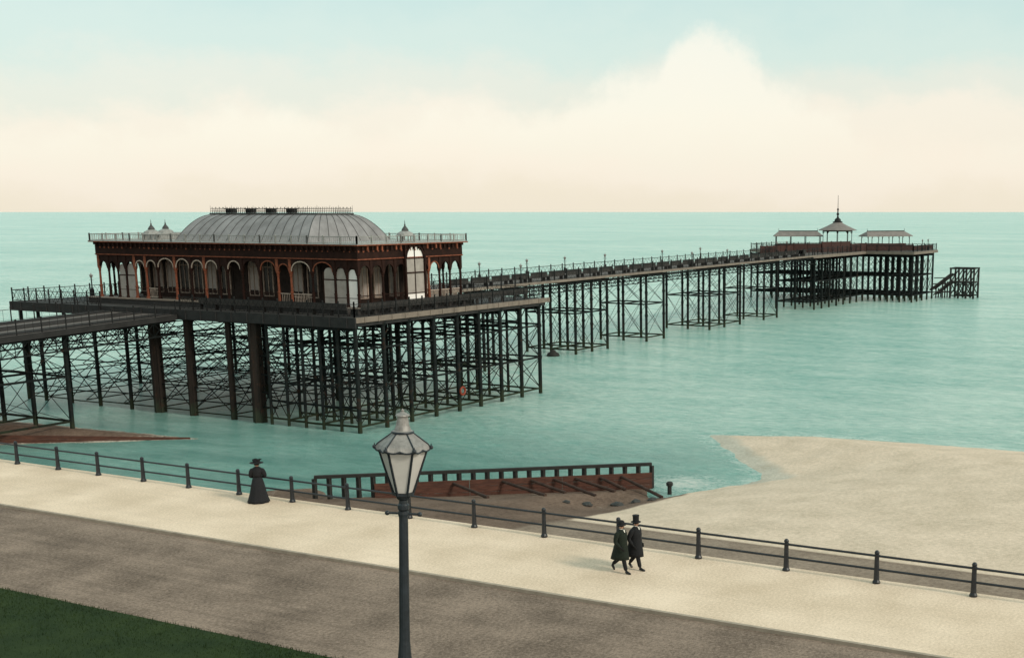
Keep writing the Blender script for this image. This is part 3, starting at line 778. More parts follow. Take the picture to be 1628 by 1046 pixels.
# curved roof
def roof_ring(t):
    """t 0 eaves .. 1 ridge platform; a convex slope, battered in plan"""
    e = 1 - (1 - t) ** 1.9
    x0, x1 = 72.3 + (75.4 - 72.3) * t, 81.6 + (79.2 - 81.6) * t
    y0, y1 = 69.6 + (71.6 - 69.6) * t ** 1.5 * 1.0, 84.4 + (83.4 - 84.4) * t ** 1.0
    y0 = 69.8 + 1.8 * t; y1 = 83.9 - .9 * t
    z = 9.78 + 2.0 * e
    return [(x0, y0, z), (x1, y0, z), (x1, y1, z), (x0, y1, z)]
b = MB(); rgs = [[(72.15, 69.65, 9.7), (81.8, 69.65, 9.7), (81.8, 84.05, 9.7), (72.15, 84.05, 9.7)]] + [roof_ring(k / 10) for k in range(11)]
b.rings(rgs)
roof = b.build('roof', M['roof'], pav, smooth=False)
b = MB()
for f_ in [i / 15 for i in range(16)]:
    pts = []
    for k in range(11):
        q = roof_ring(k / 10); A, B = Vector(q[0]), Vector(q[3]); pts.append(A.lerp(B, f_) + Vector((-.01, 0, .012)))
    b.path(pts, .022, 4)
for f_ in [i / 8 for i in range(9)]:
    for u, w in ((0, 1), (3, 2)):
        pts = [Vector(roof_ring(k / 10)[u]).lerp(Vector(roof_ring(k / 10)[w]), f_) + Vector((0, -.01 if u == 0 else .01, .012)) for k in range(11)]; b.path(pts, .022, 4)
b.build('seam', M['balusd'], roof)['kind'] = 'stuff'
# ridge platform, cresting and ventilators
top = roof_ring(1); tz = top[0][2]
b = MB(); b.box((top[0][0] - .15, top[0][1] - .15, tz + .003), (top[2][0] + .15, top[2][1] + .15, tz + .12))
tc_ = [(top[0][0] - .08, top[0][1] - .08), (top[1][0] + .08, top[1][1] - .08), (top[2][0] + .08, top[2][1] + .08), (top[3][0] - .08, top[3][1] + .08)]
for p, q in zip(tc_, tc_[1:] + tc_[:1]):
    p = Vector((*p, tz + .12)); q = Vector((*q, tz + .12)); L_ = (q - p).length; n = max(4, round(L_ / .2)); up = Vector((0, 0, 1))
    b.beam(p + up * .16, q + up * .16, .025, .03); b.beam(p + up * .34, q + up * .34, .025, .03)
    for i in range(n + 1):
        c = p.lerp(q, i / n); h = .62 if i % 12 == 0 else (.5 if i % 2 else .42)
        b.tube(c, c + up * h, .02, .008, n=4)
        if i % 2 and i < n: b.ball(c + up * .42, .035, 4)
b.build('cresting', M['balusd'], roof)
v0 = None
for y in (80.9, 78.7, 76.5, 74.3):
    b = MB()
    if v0 is None:
        b.box((75.15, y - .3, tz + .13), (75.75, y + .3, tz + .42)); b.box((75.08, y - .38, tz + .423), (75.82, y + .38, tz + .5))
        for k in range(3): b.box((75.12, y - .27, tz + .17 + .08 * k), (75.15 - .001, y + .27, tz + .2 + .08 * k))
        v0 = b.build('ventilator', M['rail'], roof); vy = y
    else: dup(v0, roof, (0, y - vy, 0))
# turrets on the flat roof
def turret(x, y, s=1.):
    z = COR + .12
    b = MB()
    for k in range(6):
        a = k * math.pi / 3; b.tube((x + .62 * s * math.cos(a), y + .62 * s * math.sin(a), z), (x + .62 * s * math.cos(a), y + .62 * s * math.sin(a), z + .48), .05, n=6)
    b.lathe((x, y, z + .46), [(.72 * s, 0), (.74 * s, .05), (.66 * s, .1), (.58 * s, .24), (.36 * s, .36), (.26 * s, .4)], n=12)
    b.lathe((x, y, z), [(.74 * s, 0), (.74 * s, .07)], n=12)
    o = b.build('turret', M['balus'], pav)
    b = MB(); b.lathe((x, y, z + .86), [(.25 * s, 0), (.28 * s, .05), (.2 * s, .2), (.1 * s, .32), (.05, .4), (.07, .46), (.03, .52), (.012, .8)], n=10)
    b.build('finial', M['balusd'], o, origin=pav['_o'])
turret(76.6, 64.0, 1.0); turret(76.6, 90.0, 1.0); turret(72.3, 86.6, 1.0)
b = MB(); b.box((74.9, 88.6, COR + .13), (79.6, 91, COR + .62)); b.build('parapet', M['balus'], pav)
# tall glazed entrance arch in the right-hand end
ex0, ex1 = 75.55, 77.65
b = MB(); yy = Y0 - .22
for x in (ex0 - .16, ex1): b.mat(0).box((x, yy - .1, BZ), (x + .16, yy + .14, COR - .05))
r = (ex1 - ex0) / 2; cx = (ex0 + ex1) / 2; N = 14; zs = 8.55
pts = [(cx - r * math.cos(math.pi * k / N), zs + r * .95 * math.sin(math.pi * k / N)) for k in range(N + 1)]
for (u0, z0), (u1, z1) in zip(pts, pts[1:]): b.mat(0).beam((u0, yy, z0), (u1, yy, z1), .2, .12)
ent = b.build('entrance_arch', M['brown'], pav)
b = MB()
arc = [(u, yy + .04, z) for u, z in pts]
b.mat(1).add([(ex0, yy + .04, zs + .03), *arc[1:-1], (ex1, yy + .04, zs + .03)], [tuple(range(N + 1))])
b.mat(0).add([(ex0, yy + .04, BZ + .75), (ex1, yy + .04, BZ + .75), (ex1, yy + .04, zs), (ex0, yy + .04, zs)], [(0, 1, 2, 3)])
b.mat(1).add([(ex0, yy + .04, BZ + .02), (ex1, yy + .04, BZ + .02), (ex1, yy + .04, BZ + .7), (ex0, yy + .04, BZ + .7)], [(0, 1, 2, 3)])
b.mat(2).box((cx - .035, yy - .01, BZ), (cx + .035, yy + .03, zs + r * .9)); b.box((ex0, yy - .02, 7.42), (ex1, yy + .03, 7.52)); b.box((ex0, yy - .02, BZ + .7), (ex1, yy + .03, BZ + .76)); b.box((ex0, yy - .015, zs - .03), (ex1, yy + .03, zs + .03))
b.build('pane', [M['panel'], M['white'], M['brown']], ent, origin=pav['_o'])

# ------------------------------------------------------------------ kiosk and shelters on the pier head
KX, KY = 211.2, 80.0
kiosk = thing('bandstand', 'small open bandstand with pale spreading roof and tall spike on the pier head', 'bandstand', (KX, KY, HZ))
NK = 8
b = MB(); b.lathe((KX, KY, HZ), [(2.75, .003), (2.75, .3)], n=NK, rot=.39); b.build('base', M['deckd'], kiosk)
k0 = None
for i in range(NK):
    a = .39 + 2 * math.pi * i / NK; x, y = KX + 2.5 * math.cos(a), KY + 2.5 * math.sin(a)
    if k0 is None:
        b = MB(); b.lathe((x, y, HZ + .3), [(.09, 0), (.09, 1.0), (.06, 1.05), (.055, 2.7), (.12, 2.95), (.12, 3.35)], n=8)
        b.tube((x, y, HZ + 3.0), (x - .5 * math.cos(a), y - .5 * math.sin(a), HZ + 3.5), .04, n=5)
        k0 = b.build('column', M['rail'], kiosk); kx, ky = x, y
    else:
        b = MB(); b.lathe((x, y, HZ + .3), [(.09, 0), (.09, 1.0), (.06, 1.05), (.055, 2.7), (.12, 2.95), (.12, 3.35)], n=8)
        b.tube((x, y, HZ + 3.0), (x - .5 * math.cos(a), y - .5 * math.sin(a), HZ + 3.5), .04, n=5); b.build('column', M['rail'], kiosk)
b = MB()
for i in range(NK):
    a0, a1 = .39 + 2 * math.pi * i / NK, .39 + 2 * math.pi * (i + 1) / NK
    p, q = Vector((KX + 2.5 * math.cos(a0), KY + 2.5 * math.sin(a0), HZ + .3)), Vector((KX + 2.5 * math.cos(a1), KY + 2.5 * math.sin(a1), HZ + .3))
    b.beam(p + Vector((0, 0, .55)), q + Vector((0, 0, .55)), .06, 1.0); b.beam(p + Vector((0, 0, 3.2)), q + Vector((0, 0, 3.2)), .08, .25)
b.build('parapet', M['redbrown'], kiosk)
b = MB(); b.lathe((KX, KY, HZ), [(3.35, 3.55), (3.4, 3.62), (2.7, 3.95), (1.9, 4.3), (1.0, 4.75), (.75, 4.95)], n=16, rot=.2); kr = b.build('roof', M['shed'], kiosk)
b = MB(); b.lathe((KX, KY, HZ), [(.85, 4.952), (.88, 5.05), (.6, 5.15), (.5, 5.5), (.22, 5.7), (.12, 6.1), (.26, 6.35), (.12, 6.6), (.1, 7.0), (.2, 7.15), (.05, 7.4), (.03, 9.6)], n=10); b.build('finial', M['rail'], kr, origin=kiosk['_o'])

def shelter(name, label, p, q, w, z=HZ):
    """long open shelter from p to q with a hipped roof, screens and posts"""
    t = thing(name, label, 'shelter', (*p, z), 'open shelters on the pier head')
    P_, Q_ = Vector((*p, z)), Vector((*q, z)); d = (Q_ - P_).normalized(); nrm = Vector((-d.y, d.x, 0)); L_ = (Q_ - P_).length; up = Vector((0, 0, 1))
    n = max(3, round(L_ / 2.3))
    for i in range(n + 1):
        for s in (-1, 1):
            c = P_ + d * (L_ * i / n) + nrm * (s * w * .42); b = MB(); b.beam(c, c + up * 2.55, .1, .1); b.tube(c + up * 2.0, c + up * 2.5 + nrm * (-s * .4), .035, n=4); b.build('post', M['rail'], t)
    b = MB(); e = .45; h0, h1 = 2.55, 3.35
    A, B = P_ - d * e, Q_ + d * e
    v = [A - nrm * w * .58 + up * h0, A + nrm * w * .58 + up * h0, B + nrm * w * .58 + up * h0, B - nrm * w * .58 + up * h0, A + d * .9 + up * h1, B - d * .9 + up * h1]
    vb = [x - up * .12 for x in v[:4]]
    b.add(v + vb, [(0, 4, 1), (1, 4, 5, 2), (2, 5, 3), (3, 5, 4, 0), (6, 7, 8, 9), (0, 1, 7, 6), (1, 2, 8, 7), (2, 3, 9, 8), (3, 0, 6, 9)]); rf = b.build('roof', M['shed'], t)
    b = MB(); b.beam(v[4] + up * .05, v[5] + up * .05, .12, .12)
    for c in (v[4], v[5]): b.tube(c, c + up * .55, .05, .015, n=5)
    b.build('ridge_cap', M['rail'], rf, origin=t['_o'])
    b = MB(); b.beam(P_ + up * .62, Q_ + up * .62, .07, 1.15); b.beam(P_ + up * .45 - nrm * .4, Q_ + up * .45 - nrm * .4, .7, .07); b.build('seat', M['redbrown'], t)
    return t
shelter('shelter', 'longer open shelter with pale hipped roof on the left of the bandstand', (211.0, 91.6), (214.6, 84.6), 2.5)
shelter('shelter', 'open shelter with pale ridged roof on the seaward end right of the bandstand', (216.0, 76.6), (223.4, 71.4), 2.4)

# timber landing stage off the pier head
stage = thing('landing_stage', 'dark cross-braced timber landing stage standing in the sea beyond the pier head', 'landing stage', (229.5, 62, SEA))
sx, sy = [228.0, 231.2], [59.9, 61.3, 62.7, 64.2]
s0 = None
for x in sx:
    for y in sy:
        if s0 is None: b = MB(); b.tube((x, y, -5.2), (x, y, 1.95), .2, .18, n=8); s0 = b.build('pile', M['groyned'], stage); q0 = (x, y)
        else: dup(s0, stage, (x - q0[0], y - q0[1], 0))
b = MB()
for x in sx:
    b.beam((x, sy[0] - .2, 1.9), (x, sy[-1] + .2, 1.9), .22, .28)
    for z in (-.6, -3.0): b.beam((x, sy[0], z), (x, sy[-1], z), .16, .22)
    for ya, yb in zip(sy, sy[1:]): b.tube((x, ya, -3), (x, yb, -.6), .1, n=5); b.tube((x, yb, -.6), (x, ya, 1.8), .1, n=5); b.tube((x, yb, -3), (x, ya, -.6), .1, n=5)
for y in sy:
    for z in (1.9, -.6): b.beam((sx[0], y, z + .01), (sx[1], y, z + .01), .18, .2)
    b.tube((sx[0], y, -3), (sx[1], y, 1.8), .06, n=5)
b.build('bracing', M['groyned'], stage)
b = MB()
for x in (228.0, 229.6, 231.2):
    b.beam((x, 64.2, .9), (x - 2.2, 67.4, -2.0), .16, .26); b.beam((x, 64.2, -.4), (x - 1.8, 66.8, -2.9), .13, .2)
    for y in (65.4, 66.6): b.tube((x - .8, y, -5.2), (x - .8, y, .6 - (y - 64.2) * 1.0), .13, n=7)
    for z in (-.9, -2.4): b.tube((x, 64.2, z), (226.2, 67.2, z), .09, n=5)
b.beam((226.0, 66.6, .2), (228.0, 64.4, .2), .5, .14)
b.build('stair', M['groyned'], stage)

# lamp posts along the pier
lp0 = None
lamp_spots = [
    (109.5, 81.7, 'first slender lamp post right of the pavilion, on the far rail of the seaward walkway'),
    (107.5, 75.0, 'slender lamp post on the near rail of the seaward walkway close to the pavilion platform'),
    (118.3, 81.7, 'second lamp post out from the pavilion on the far rail of the seaward walkway'),
    (126.1, 81.7, 'third lamp post out from the pavilion on the far rail of the seaward walkway'),
    (135.2, 81.7, 'fourth lamp post out from the pavilion on the far rail of the seaward walkway'),
    (150.0, 81.7, 'fifth lamp post out from the pavilion on the far rail of the seaward walkway'),
    (145.7, 75.0, 'lamp post halfway along the near rail of the seaward walkway'),
    (161.3, 81.7, 'last lamp post on the far rail before the pier head'),
    (156.2, 75.0, 'last lamp post on the near rail before the pier head'),
    (192.0, 83.2, 'lamp post by the red boarded screen at the left corner of the pier head'),
    (196.0, 83.2, 'lamp post beside the left shelter roof on the pier head'),
    (219.1, 67.0, 'lamp post left of a pair at the right end of the pier head'),
    (222.5, 67.0, 'lamp post right of a pair at the right end of the pier head'),
    (75.2, 98.2, 'lamp post on the left wing of the pavilion platform near the arcade'),
]
for x, y, lab in lamp_spots:
    z = HZ if x > 187 else (walk_z(x) if x > 92 else PZ)
    if lp0 is None:
        lp0 = thing('lamp_post', lab, 'lamp post', (x, y, z), 'lamp posts along the pier rails')
        b = MB(); b.lathe((x, y, z), [(.2, 0), (.2, .9), (.12, 1.05), (.075, 1.2), (.055, 2.3), (.1, 2.34), (.05, 2.4)], n=8); b.beam((x, y - .3, z + 2.15), (x, y + .3, z + 2.15), .04, .04); b.build('post', M['rail'], lp0)
        b = MB(); b.lathe((x, y, z + 2.4), [(.09, 0), (.2, .36), (.23, .38), (.1, .52), (.05, .56), (.02, .7)], n=6); b.build('lantern', M['lampmetal'], lp0); lp0.scale = (.8, .8, .66)
    else:
        o = dup(lp0, None, (x, y, z)); o['label'] = lab

# ------------------------------------------------------------------ groynes, rocks, posts in the water
def groyne(name, label, p, q, ztop, zlow, zend=None, rail=True, step=.78, u0=0.):
    t = thing(name, label, 'groyne', (*p, SEA))
    A, B = Vector((*p, 0)), Vector((*q, 0)); L_ = (B - A).length; d = (B - A) / L_; nr = Vector((-d.y, d.x, 0))
    if nr.x > 0: nr = -nr                                                  # towards the promenade
    zend = ztop if zend is None else zend
    zt = lambda u: ztop + (zend - ztop) * u
    n = round(L_ / step)
    if rail:
        for i in range(n + 1):
            c = A + d * (L_ * i / n); b = MB(); b.beam((c.x, c.y, -5), (c.x, c.y, zt(i / n) - .1), .2, .2); b.build('post', M['groyned'], t)
        b = MB(); b.beam((*A.xy, zt(0)), (*B.xy, zt(1)), .24, .17); b.build('top_rail', M['groyned'], t)
    gap = .45 if rail else .06
    b = MB()
    o = nr * .14
    m = 5
    for k in range(m):
        for s in range(3):
            ua, ub = u0 + (1 - u0) * s / 3 + .0003, u0 + (1 - u0) * (s + 1) / 3 - .0003
            za0, za1 = zlow + (zt(ua) - gap - zlow) * k / m, zlow + (zt(ua) - gap - zlow) * (k + 1) / m - .015
            zb0, zb1 = zlow + (zt(ub) - gap - zlow) * k / m, zlow + (zt(ub) - gap - zlow) * (k + 1) / m - .015
            P0, P1 = A + d * (L_ * ua) + o * (1 + .1 * random.random()), A + d * (L_ * ub) + o * (1 + .1 * random.random())
            w = nr * .03
            b.add([(*(P0 - w).xy, za0), (*(P1 - w).xy, zb0), (*(P1 - w).xy, zb1), (*(P0 - w).xy, za1), (*(P0 + w).xy, za0), (*(P1 + w).xy, zb0), (*(P1 + w).xy, zb1), (*(P0 + w).xy, za1)],
                  [(0, 3, 2, 1), (4, 5, 6, 7), (0, 1, 5, 4), (1, 2, 6, 5), (2, 3, 7, 6), (3, 0, 4, 7)])
    b.build('planking', M['groyne'], t)
    return t, A, B, d, nr
g1, A, B, d, nr = groyne('groyne', 'long dark timber groyne with posts and top rail, raking props leaning on it', (50.0, 48.8), (61.55, 34.27), -2.1, -4.3, u0=.17)
for u, dx_, dy_ in ((.40, -1.2, -3.2), (.545, -1.0, -3.5), (.63, -.2, -2.4), (.70, -.7, -3.1), (.765, -.1, -2.6), (.84, -.1, -1.7), (.905, -.9, -3.1)):
    c = A + (B - A) * u + nr * .22; e = c + Vector((dx_, dy_, 0))
    ze = beach_z(e.x, e.y, shore(e.x, e.y)); b = MB()
    b.tube((c.x, c.y, -2.72), (e.x, e.y, max(ze, SEA) + .04), .085, .10, n=8); b.build('prop', M['strut'], g1)
groyne('groyne', 'low red-brown plank groyne holding the shingle beside the pier piles', (47.0, 89.5), (60.8, 70.6), -2.35, -4.3, -3.3, rail=False)
def rock(x, y, z, r, lab):
    bm = bmesh.new(); bmesh.ops.create_icosphere(bm, subdivisions=3, radius=1)
    k = random.random() * 50
    for v in bm.verts:
        f = 1 + .35 * mnoise.noise(v.co * 1.3 + Vector((k, 0, 0))) + .12 * mnoise.noise(v.co * 4 + Vector((0, k, 0)))
        v.co = Vector((v.co.x * 1.2, v.co.y * 1.5, v.co.z * .6)) * f * r
    me = bpy.data.meshes.new('rock'); bm.to_mesh(me); bm.free(); me.materials.append(M['rock'])
    o = bpy.data.objects.new('rock', me); COL.objects.link(o); o.location = (x, y, z); o.rotation_euler.z = k
    tag(o, lab, 'rock', 'rocks by the groyne foot')
for x, y, r, lab in ((55.75, 35.0, .22, 'dark wet rock at the waterline farthest from the groyne end'), (56.6, 33.6, .28, 'largest dark wet rock in the surf right of the groyne props'), (57.5, 33.0, .2, 'dark wet rock between two others in the surf beside the groyne'), (58.2, 32.4, .2, 'dark wet rock in the surf standing nearest the short mooring post'),
                     (55.1, 35.9, .16, 'small dark rock on the shingle under the groyne props')):
    rock(x, y, max(SEA, beach_z(x, y, shore(x, y))) + .03, r, lab)
b = MB(); b.lathe((60.6, 32.6, 0), [(.13, -4.6), (.12, -3.05), (.19, -3.0), (.2, -2.85), (.12, -2.78)], n=9); b.build('mooring_post', M['groyned'], None, origin=(60.6, 32.6, SEA))
tag(bpy.data.objects['mooring_post'], 'short dark mooring post standing in the surf past the groyne end', 'post')
b = MB(); b.lathe((115.5, 76.6, SEA), [(.1, -.35), (.55, -.2), (.75, .05), (.6, .32), (.3, .48), (.28, .62), (.1, .7)], n=14)
tag(b.build('buoy', M['groyned'], None, origin=(115.5, 76.6, SEA), smooth=True), 'dark rounded buoy floating between the platform and the first seaward trestle', 'buoy')
b = MB()
for k in range(16):
    a0, a1 = 2 * math.pi * k / 16, 2 * math.pi * (k + 1) / 16
    b.tube((79.6 + .3 * math.cos(a0), 61.4, -1.9 + .3 * math.sin(a0)), (79.6 + .3 * math.cos(a1), 61.4, -1.9 + .3 * math.sin(a1)), .085, n=7)
tag(b.build('lifebuoy', M['red'], None, origin=(79.6, 61.4, -1.9)), 'small red lifebuoy hanging on a pile on the right side of the platform', 'lifebuoy')

# ------------------------------------------------------------------ street lamp in the foreground
LX, LY, LZ = 11.62, 9.93, 5.7
lamp = thing('street_lamp', 'tall black street lamp with a six-sided frosted lantern and scalloped cap', 'street lamp', (LX, LY, LZ))
YAW = R(-62.76)                                                        # the side that faces the picture
b = MB()
b.lathe((LX, LY, LZ), [(.17, 0), (.17, .12), (.13, .18), (.12, .7), (.14, .74), (.14, .79), (.085, .86), (.066, 1.1), (.054, 2.75)], n=14)
b.lathe((LX, LY, LZ), [(.0535, 2.75), (.07, 2.77), (.07, 2.82), (.055, 2.84), (.052, 2.88), (.078, 2.9), (.09, 2.93), (.105, 2.95), (.1, 2.965)], n=14)
b.build('post', M['lampiron'], lamp, smooth=False)
ra = R(-62.76 + 14); dx_, dy_ = math.cos(R(297.24 - 3)), math.sin(R(297.24 - 3))
b = MB(); z = 8.41
b.tube((LX - dx_ * .2, LY - dy_ * .2, z), (LX + dx_ * .2, LY + dy_ * .2, z), .014, n=8)
for s in (-1, 1): b.ball((LX + dx_ * .2 * s, LY + dy_ * .2 * s, z), .03, 7)
b.lathe((LX, LY, z), [(.062, -.03), (.066, 0), (.062, .03)], n=12)
b.build('ladder_bar', M['lampiron'], lamp)
# lantern cage: hexagon, wider at the top
zb, zt = 8.66, 9.205; rb, rt = .118, .285; rot = R(297.24 - 90 + 30 + 6)
def hexp(r, z, k): a = rot + k * math.pi / 3; return Vector((LX + r * math.cos(a), LY + r * math.sin(a), z))
b = MB()
for k in range(6):
    b.beam(hexp(rb, zb, k), hexp(rt, zt, k), .02, .02)
    b.beam(hexp(rb, zb, k), hexp(rb, zb, k + 1), .026, .03); b.beam(hexp(rt, zt, k), hexp(rt, zt, k + 1), .024, .03)
b.lathe((LX, LY, 8.655), [(.06, 0), (.115, .0), (.118, .018), (.06, .02)], n=6, rot=rot)
for k in range(0, 6, 2): b.tube(hexp(.075, 8.63, k), hexp(.118, 8.66, k), .012, n=6)
b.build('frame', M['lampiron'], lamp)
for k in range(6):
    q = [hexp(rb - .012, zb + .02, k), hexp(rb - .012, zb + .02, k + 1), hexp(rt - .012, zt - .012, k + 1), hexp(rt - .012, zt - .012, k)]
    cc = sum(q, Vector()) / 4; n_ = Vector((cc.x - LX, cc.y - LY, 0)).normalized() * .003
    b = MB(); b.add([p - n_ for p in q] + [p + n_ for p in q], [(0, 1, 2, 3), (4, 7, 6, 5), (0, 4, 5, 1), (1, 5, 6, 2), (2, 6, 7, 3), (3, 7, 4, 0)]); b.build('pane', M['glass'], lamp)
# cap: six flared sectors with a scalloped hem, ribs and knobs
b = MB(); ring0, ring1, ring2 = [], [], []
n6 = 72
for i in range(n6):
    a = rot + 2 * math.pi * i / n6; ph = (i % 12) / 12.; hexr = math.cos(math.pi / 6) / math.cos((ph - .5) * math.pi / 3)
    sc = .022 * abs(math.sin(2 * math.pi * ph))
    ring0.append((LX + .335 * hexr * math.cos(a), LY + .335 * hexr * math.sin(a), 9.222 - sc))
    ring1.append((LX + .30 * hexr * math.cos(a), LY + .30 * hexr * math.sin(a), 9.268))
    ring2.append((LX + .19 * hexr * math.cos(a), LY + .19 * hexr * math.sin(a), 9.352))
ring3 = [(LX + .115 * math.cos(rot + 2 * math.pi * i / n6), LY + .115 * math.sin(rot + 2 * math.pi * i / n6), 9.412) for i in range(n6)]
b.rings([ring0, ring1, ring2, ring3])
cap = b.build('lamp_cap', M['lampmetal'], lamp)
b = MB(); b.path([Vector(p) for p in ring0 + ring0[:1]], .011, 5)
for k in range(6):
    i = k * 12; b.path([Vector(ring0[i]), Vector(ring1[i]) + Vector((0, 0, .006)), Vector(ring2[i]) + Vector((0, 0, .006)), Vector(ring3[i])], .009, 5)
    e = Vector(ring0[i]); b.ball(e + Vector((0, 0, .012)), .026, 6); b.tube(e, e + Vector((0, 0, .06)), .016, .004, n=6)
b.build('rib', M['lampiron'], cap, origin=lamp['_o'])
b = MB(); b.lathe((LX, LY, 9.41), [(.118, 0), (.122, .02), (.1, .03), (.08, .09), (.066, .17), (.064, .205)], n=18); b.build('chimney', M['lampmetal'], lamp, smooth=False)
b = MB(); b.lathe((LX, LY, 9.405), [(.13, 0), (.138, .012), (.13, .025)], n=24); b.build('collar', M['lampiron'], lamp)
b = MB(); b.lathe((LX, LY, 9.62), [(.066, -.012), (.086, -.006), (.08, .008), (.04, .028), (.018, .045), (.02, .056), (.004, .08)], n=16); b.build('finial', M['lampmetal'], lamp)

LEAN = Matrix.Rotation(R(2.05), 4, Vector((.8891, .4577, 0)))                 # the old post leans a little
lamp.rotation_euler = LEAN.to_euler(); lamp.location = (LX - .4577 * .093, LY + .8891 * .093, LZ)

# ------------------------------------------------------------------ people
def skin_obj(name, verts, edges, radii, m, parent, root_i=0, sub=2):
    me = bpy.data.meshes.new(name); me.from_pydata(verts, edges, []); me.materials.append(m)
    o = bpy.data.objects.new(name, me); COL.objects.link(o); o.parent = parent
    sk = o.modifiers.new('skin', 'SKIN'); sk.use_smooth_shade = True
    if not me.skin_vertices: me.skin_vertices.new()
    for i, r_ in enumerate(radii):
        v = me.skin_vertices[0].data[i]; v.radius = r_ if isinstance(r_, tuple) else (r_, r_); v.use_root = i == root_i
    s = o.modifiers.new('sub', 'SUBSURF'); s.levels = sub; s.render_levels = sub
    return o
def chain(V, E, Rr, start, pts):
    i = start
    for p, r_ in pts:
        V.append(p); Rr.append(r_); E.append((i, len(V) - 1)); i = len(V) - 1
    return i
def figure_mat():
    m = bpy.data.materials.new('skin_and_gloves'); t, N, L = nt(m); b_ = N['Principled BSDF']; b_.inputs['Roughness'].default_value = .65; b_.inputs['Specular IOR Level'].default_value = .25
    tc = N.new('ShaderNodeTexCoord'); sp = N.new('ShaderNodeSeparateXYZ'); L.new(tc.outputs['Object'], sp.inputs[0])
    r = N.new('ShaderNodeMapRange'); r.inputs[1].default_value = 1.505; r.inputs[2].default_value = 1.51; L.new(sp.outputs['Z'], r.inputs[0])
    c = N.new('ShaderNodeMix'); c.data_type = 'RGBA'; c.inputs[6].default_value = (.008, .008, .008, 1); c.inputs[7].default_value = (.40, .24, .17, 1); L.new(r.outputs[0], c.inputs[0]); L.new(c.outputs[2], b_.inputs['Base Color'])
    return m
M['figure'] = figure_mat()
def body(parent, legs, arms, m, head_z=1.60, shoulder=.19, female=False):
    V = [(0, 0, .93)]; Rr = [(.15, .12)]; E = []
    w = chain(V, E, Rr, 0, [((.0, 0, 1.08), (.13, .10)), ((.01, 0, 1.25), (.15, .11)), ((.01, 0, 1.40), (.13, .09))])
    n = chain(V, E, Rr, w, [((.015, 0, 1.49), .058), ((.03, 0, head_z - .06), .065), ((.035, 0, head_z + .02), .098), ((.025, 0, head_z + .11), .085)])
    for s, (sh, el, wr) in ((1, arms[0]), (-1, arms[1])):
        k = chain(V, E, Rr, w, [((.0, s * shoulder * .75, 1.42), .065), (sh, .058), (el, .044), (wr, .031)])
        d_ = (Vector(wr) - Vector(el)).normalized(); side = Vector((d_.z, 0, -d_.x)) if abs(d_.z) > .3 else Vector((0, 0, 1))
        pal = Vector(wr) + d_ * .07
        p_ = chain(V, E, Rr, k, [(tuple(pal), (.038, .022))])
        lat = d_.cross(Vector((0, 1, 0))); lat = lat.normalized() if lat.length > .1 else Vector((1, 0, 0))
        for j, (u, ln) in enumerate(((-.03, .07), (-.01, .085), (.012, .08), (.032, .06))):
            r0 = pal + lat * u + d_ * .03
            chain(V, E, Rr, p_, [(tuple(r0), .010), (tuple(r0 + d_ * ln * .5 + Vector((0, -s * .008, 0))), .009), (tuple(r0 + d_ * ln + Vector((0, -s * .03, 0))), .007)])
        r0 = pal + lat * .045 - d_ * .02
        chain(V, E, Rr, p_, [(tuple(r0), .011), (tuple(r0 + d_ * .045 + lat * .018), .009)])
    for hip, kn, an, toe in legs:
        chain(V, E, Rr, 0, [(hip, .095), (kn, .06), (an, .042), (toe, .034)])
    return skin_obj('body', V, E, Rr, m, parent, 0, 2)
def face(parent, hz, m_hair):
    """ears, nose, brow and hair as small pieces on the head"""
    b = MB(); b.rings([[(.12, -.016, hz - .015), (.12, .016, hz - .015), (.14, .012, hz - .02), (.14, -.012, hz - .02)], [(.118, -.01, hz + .04), (.118, .01, hz + .04), (.124, .006, hz + .04), (.124, -.006, hz + .04)]])
    for s in (-1, 1): b.ball((.03, s * .098, hz + .0), .024, 6)
    b.build('face', M['skin'], parent, origin=(0, 0, 0))
    b = MB()
    b.lathe((.01, 0, hz), [(.104, .01), (.108, .05), (.095, .11), (.05, .15), (.005, .16)], n=14)
    for s in (-1, 1): b.ball((.112, s * .035, hz + .022), .011, 5)
    b.box((.118, -.045, hz - .045), (.132, .045, hz - .03))
    b.build('hair', m_hair, parent, origin=(0, 0, 0))
def ell(cx, cy, rx, ry, z, n=20, ph=0., am=0., fr=7):
    return [(cx + rx * (1 + am * math.sin(fr * 2 * math.pi * i / n + ph)) * math.cos(2 * math.pi * i / n), cy + ry * (1 + am * math.sin(fr * 2 * math.pi * i / n + ph)) * math.sin(2 * math.pi * i / n), z) for i in range(n)]
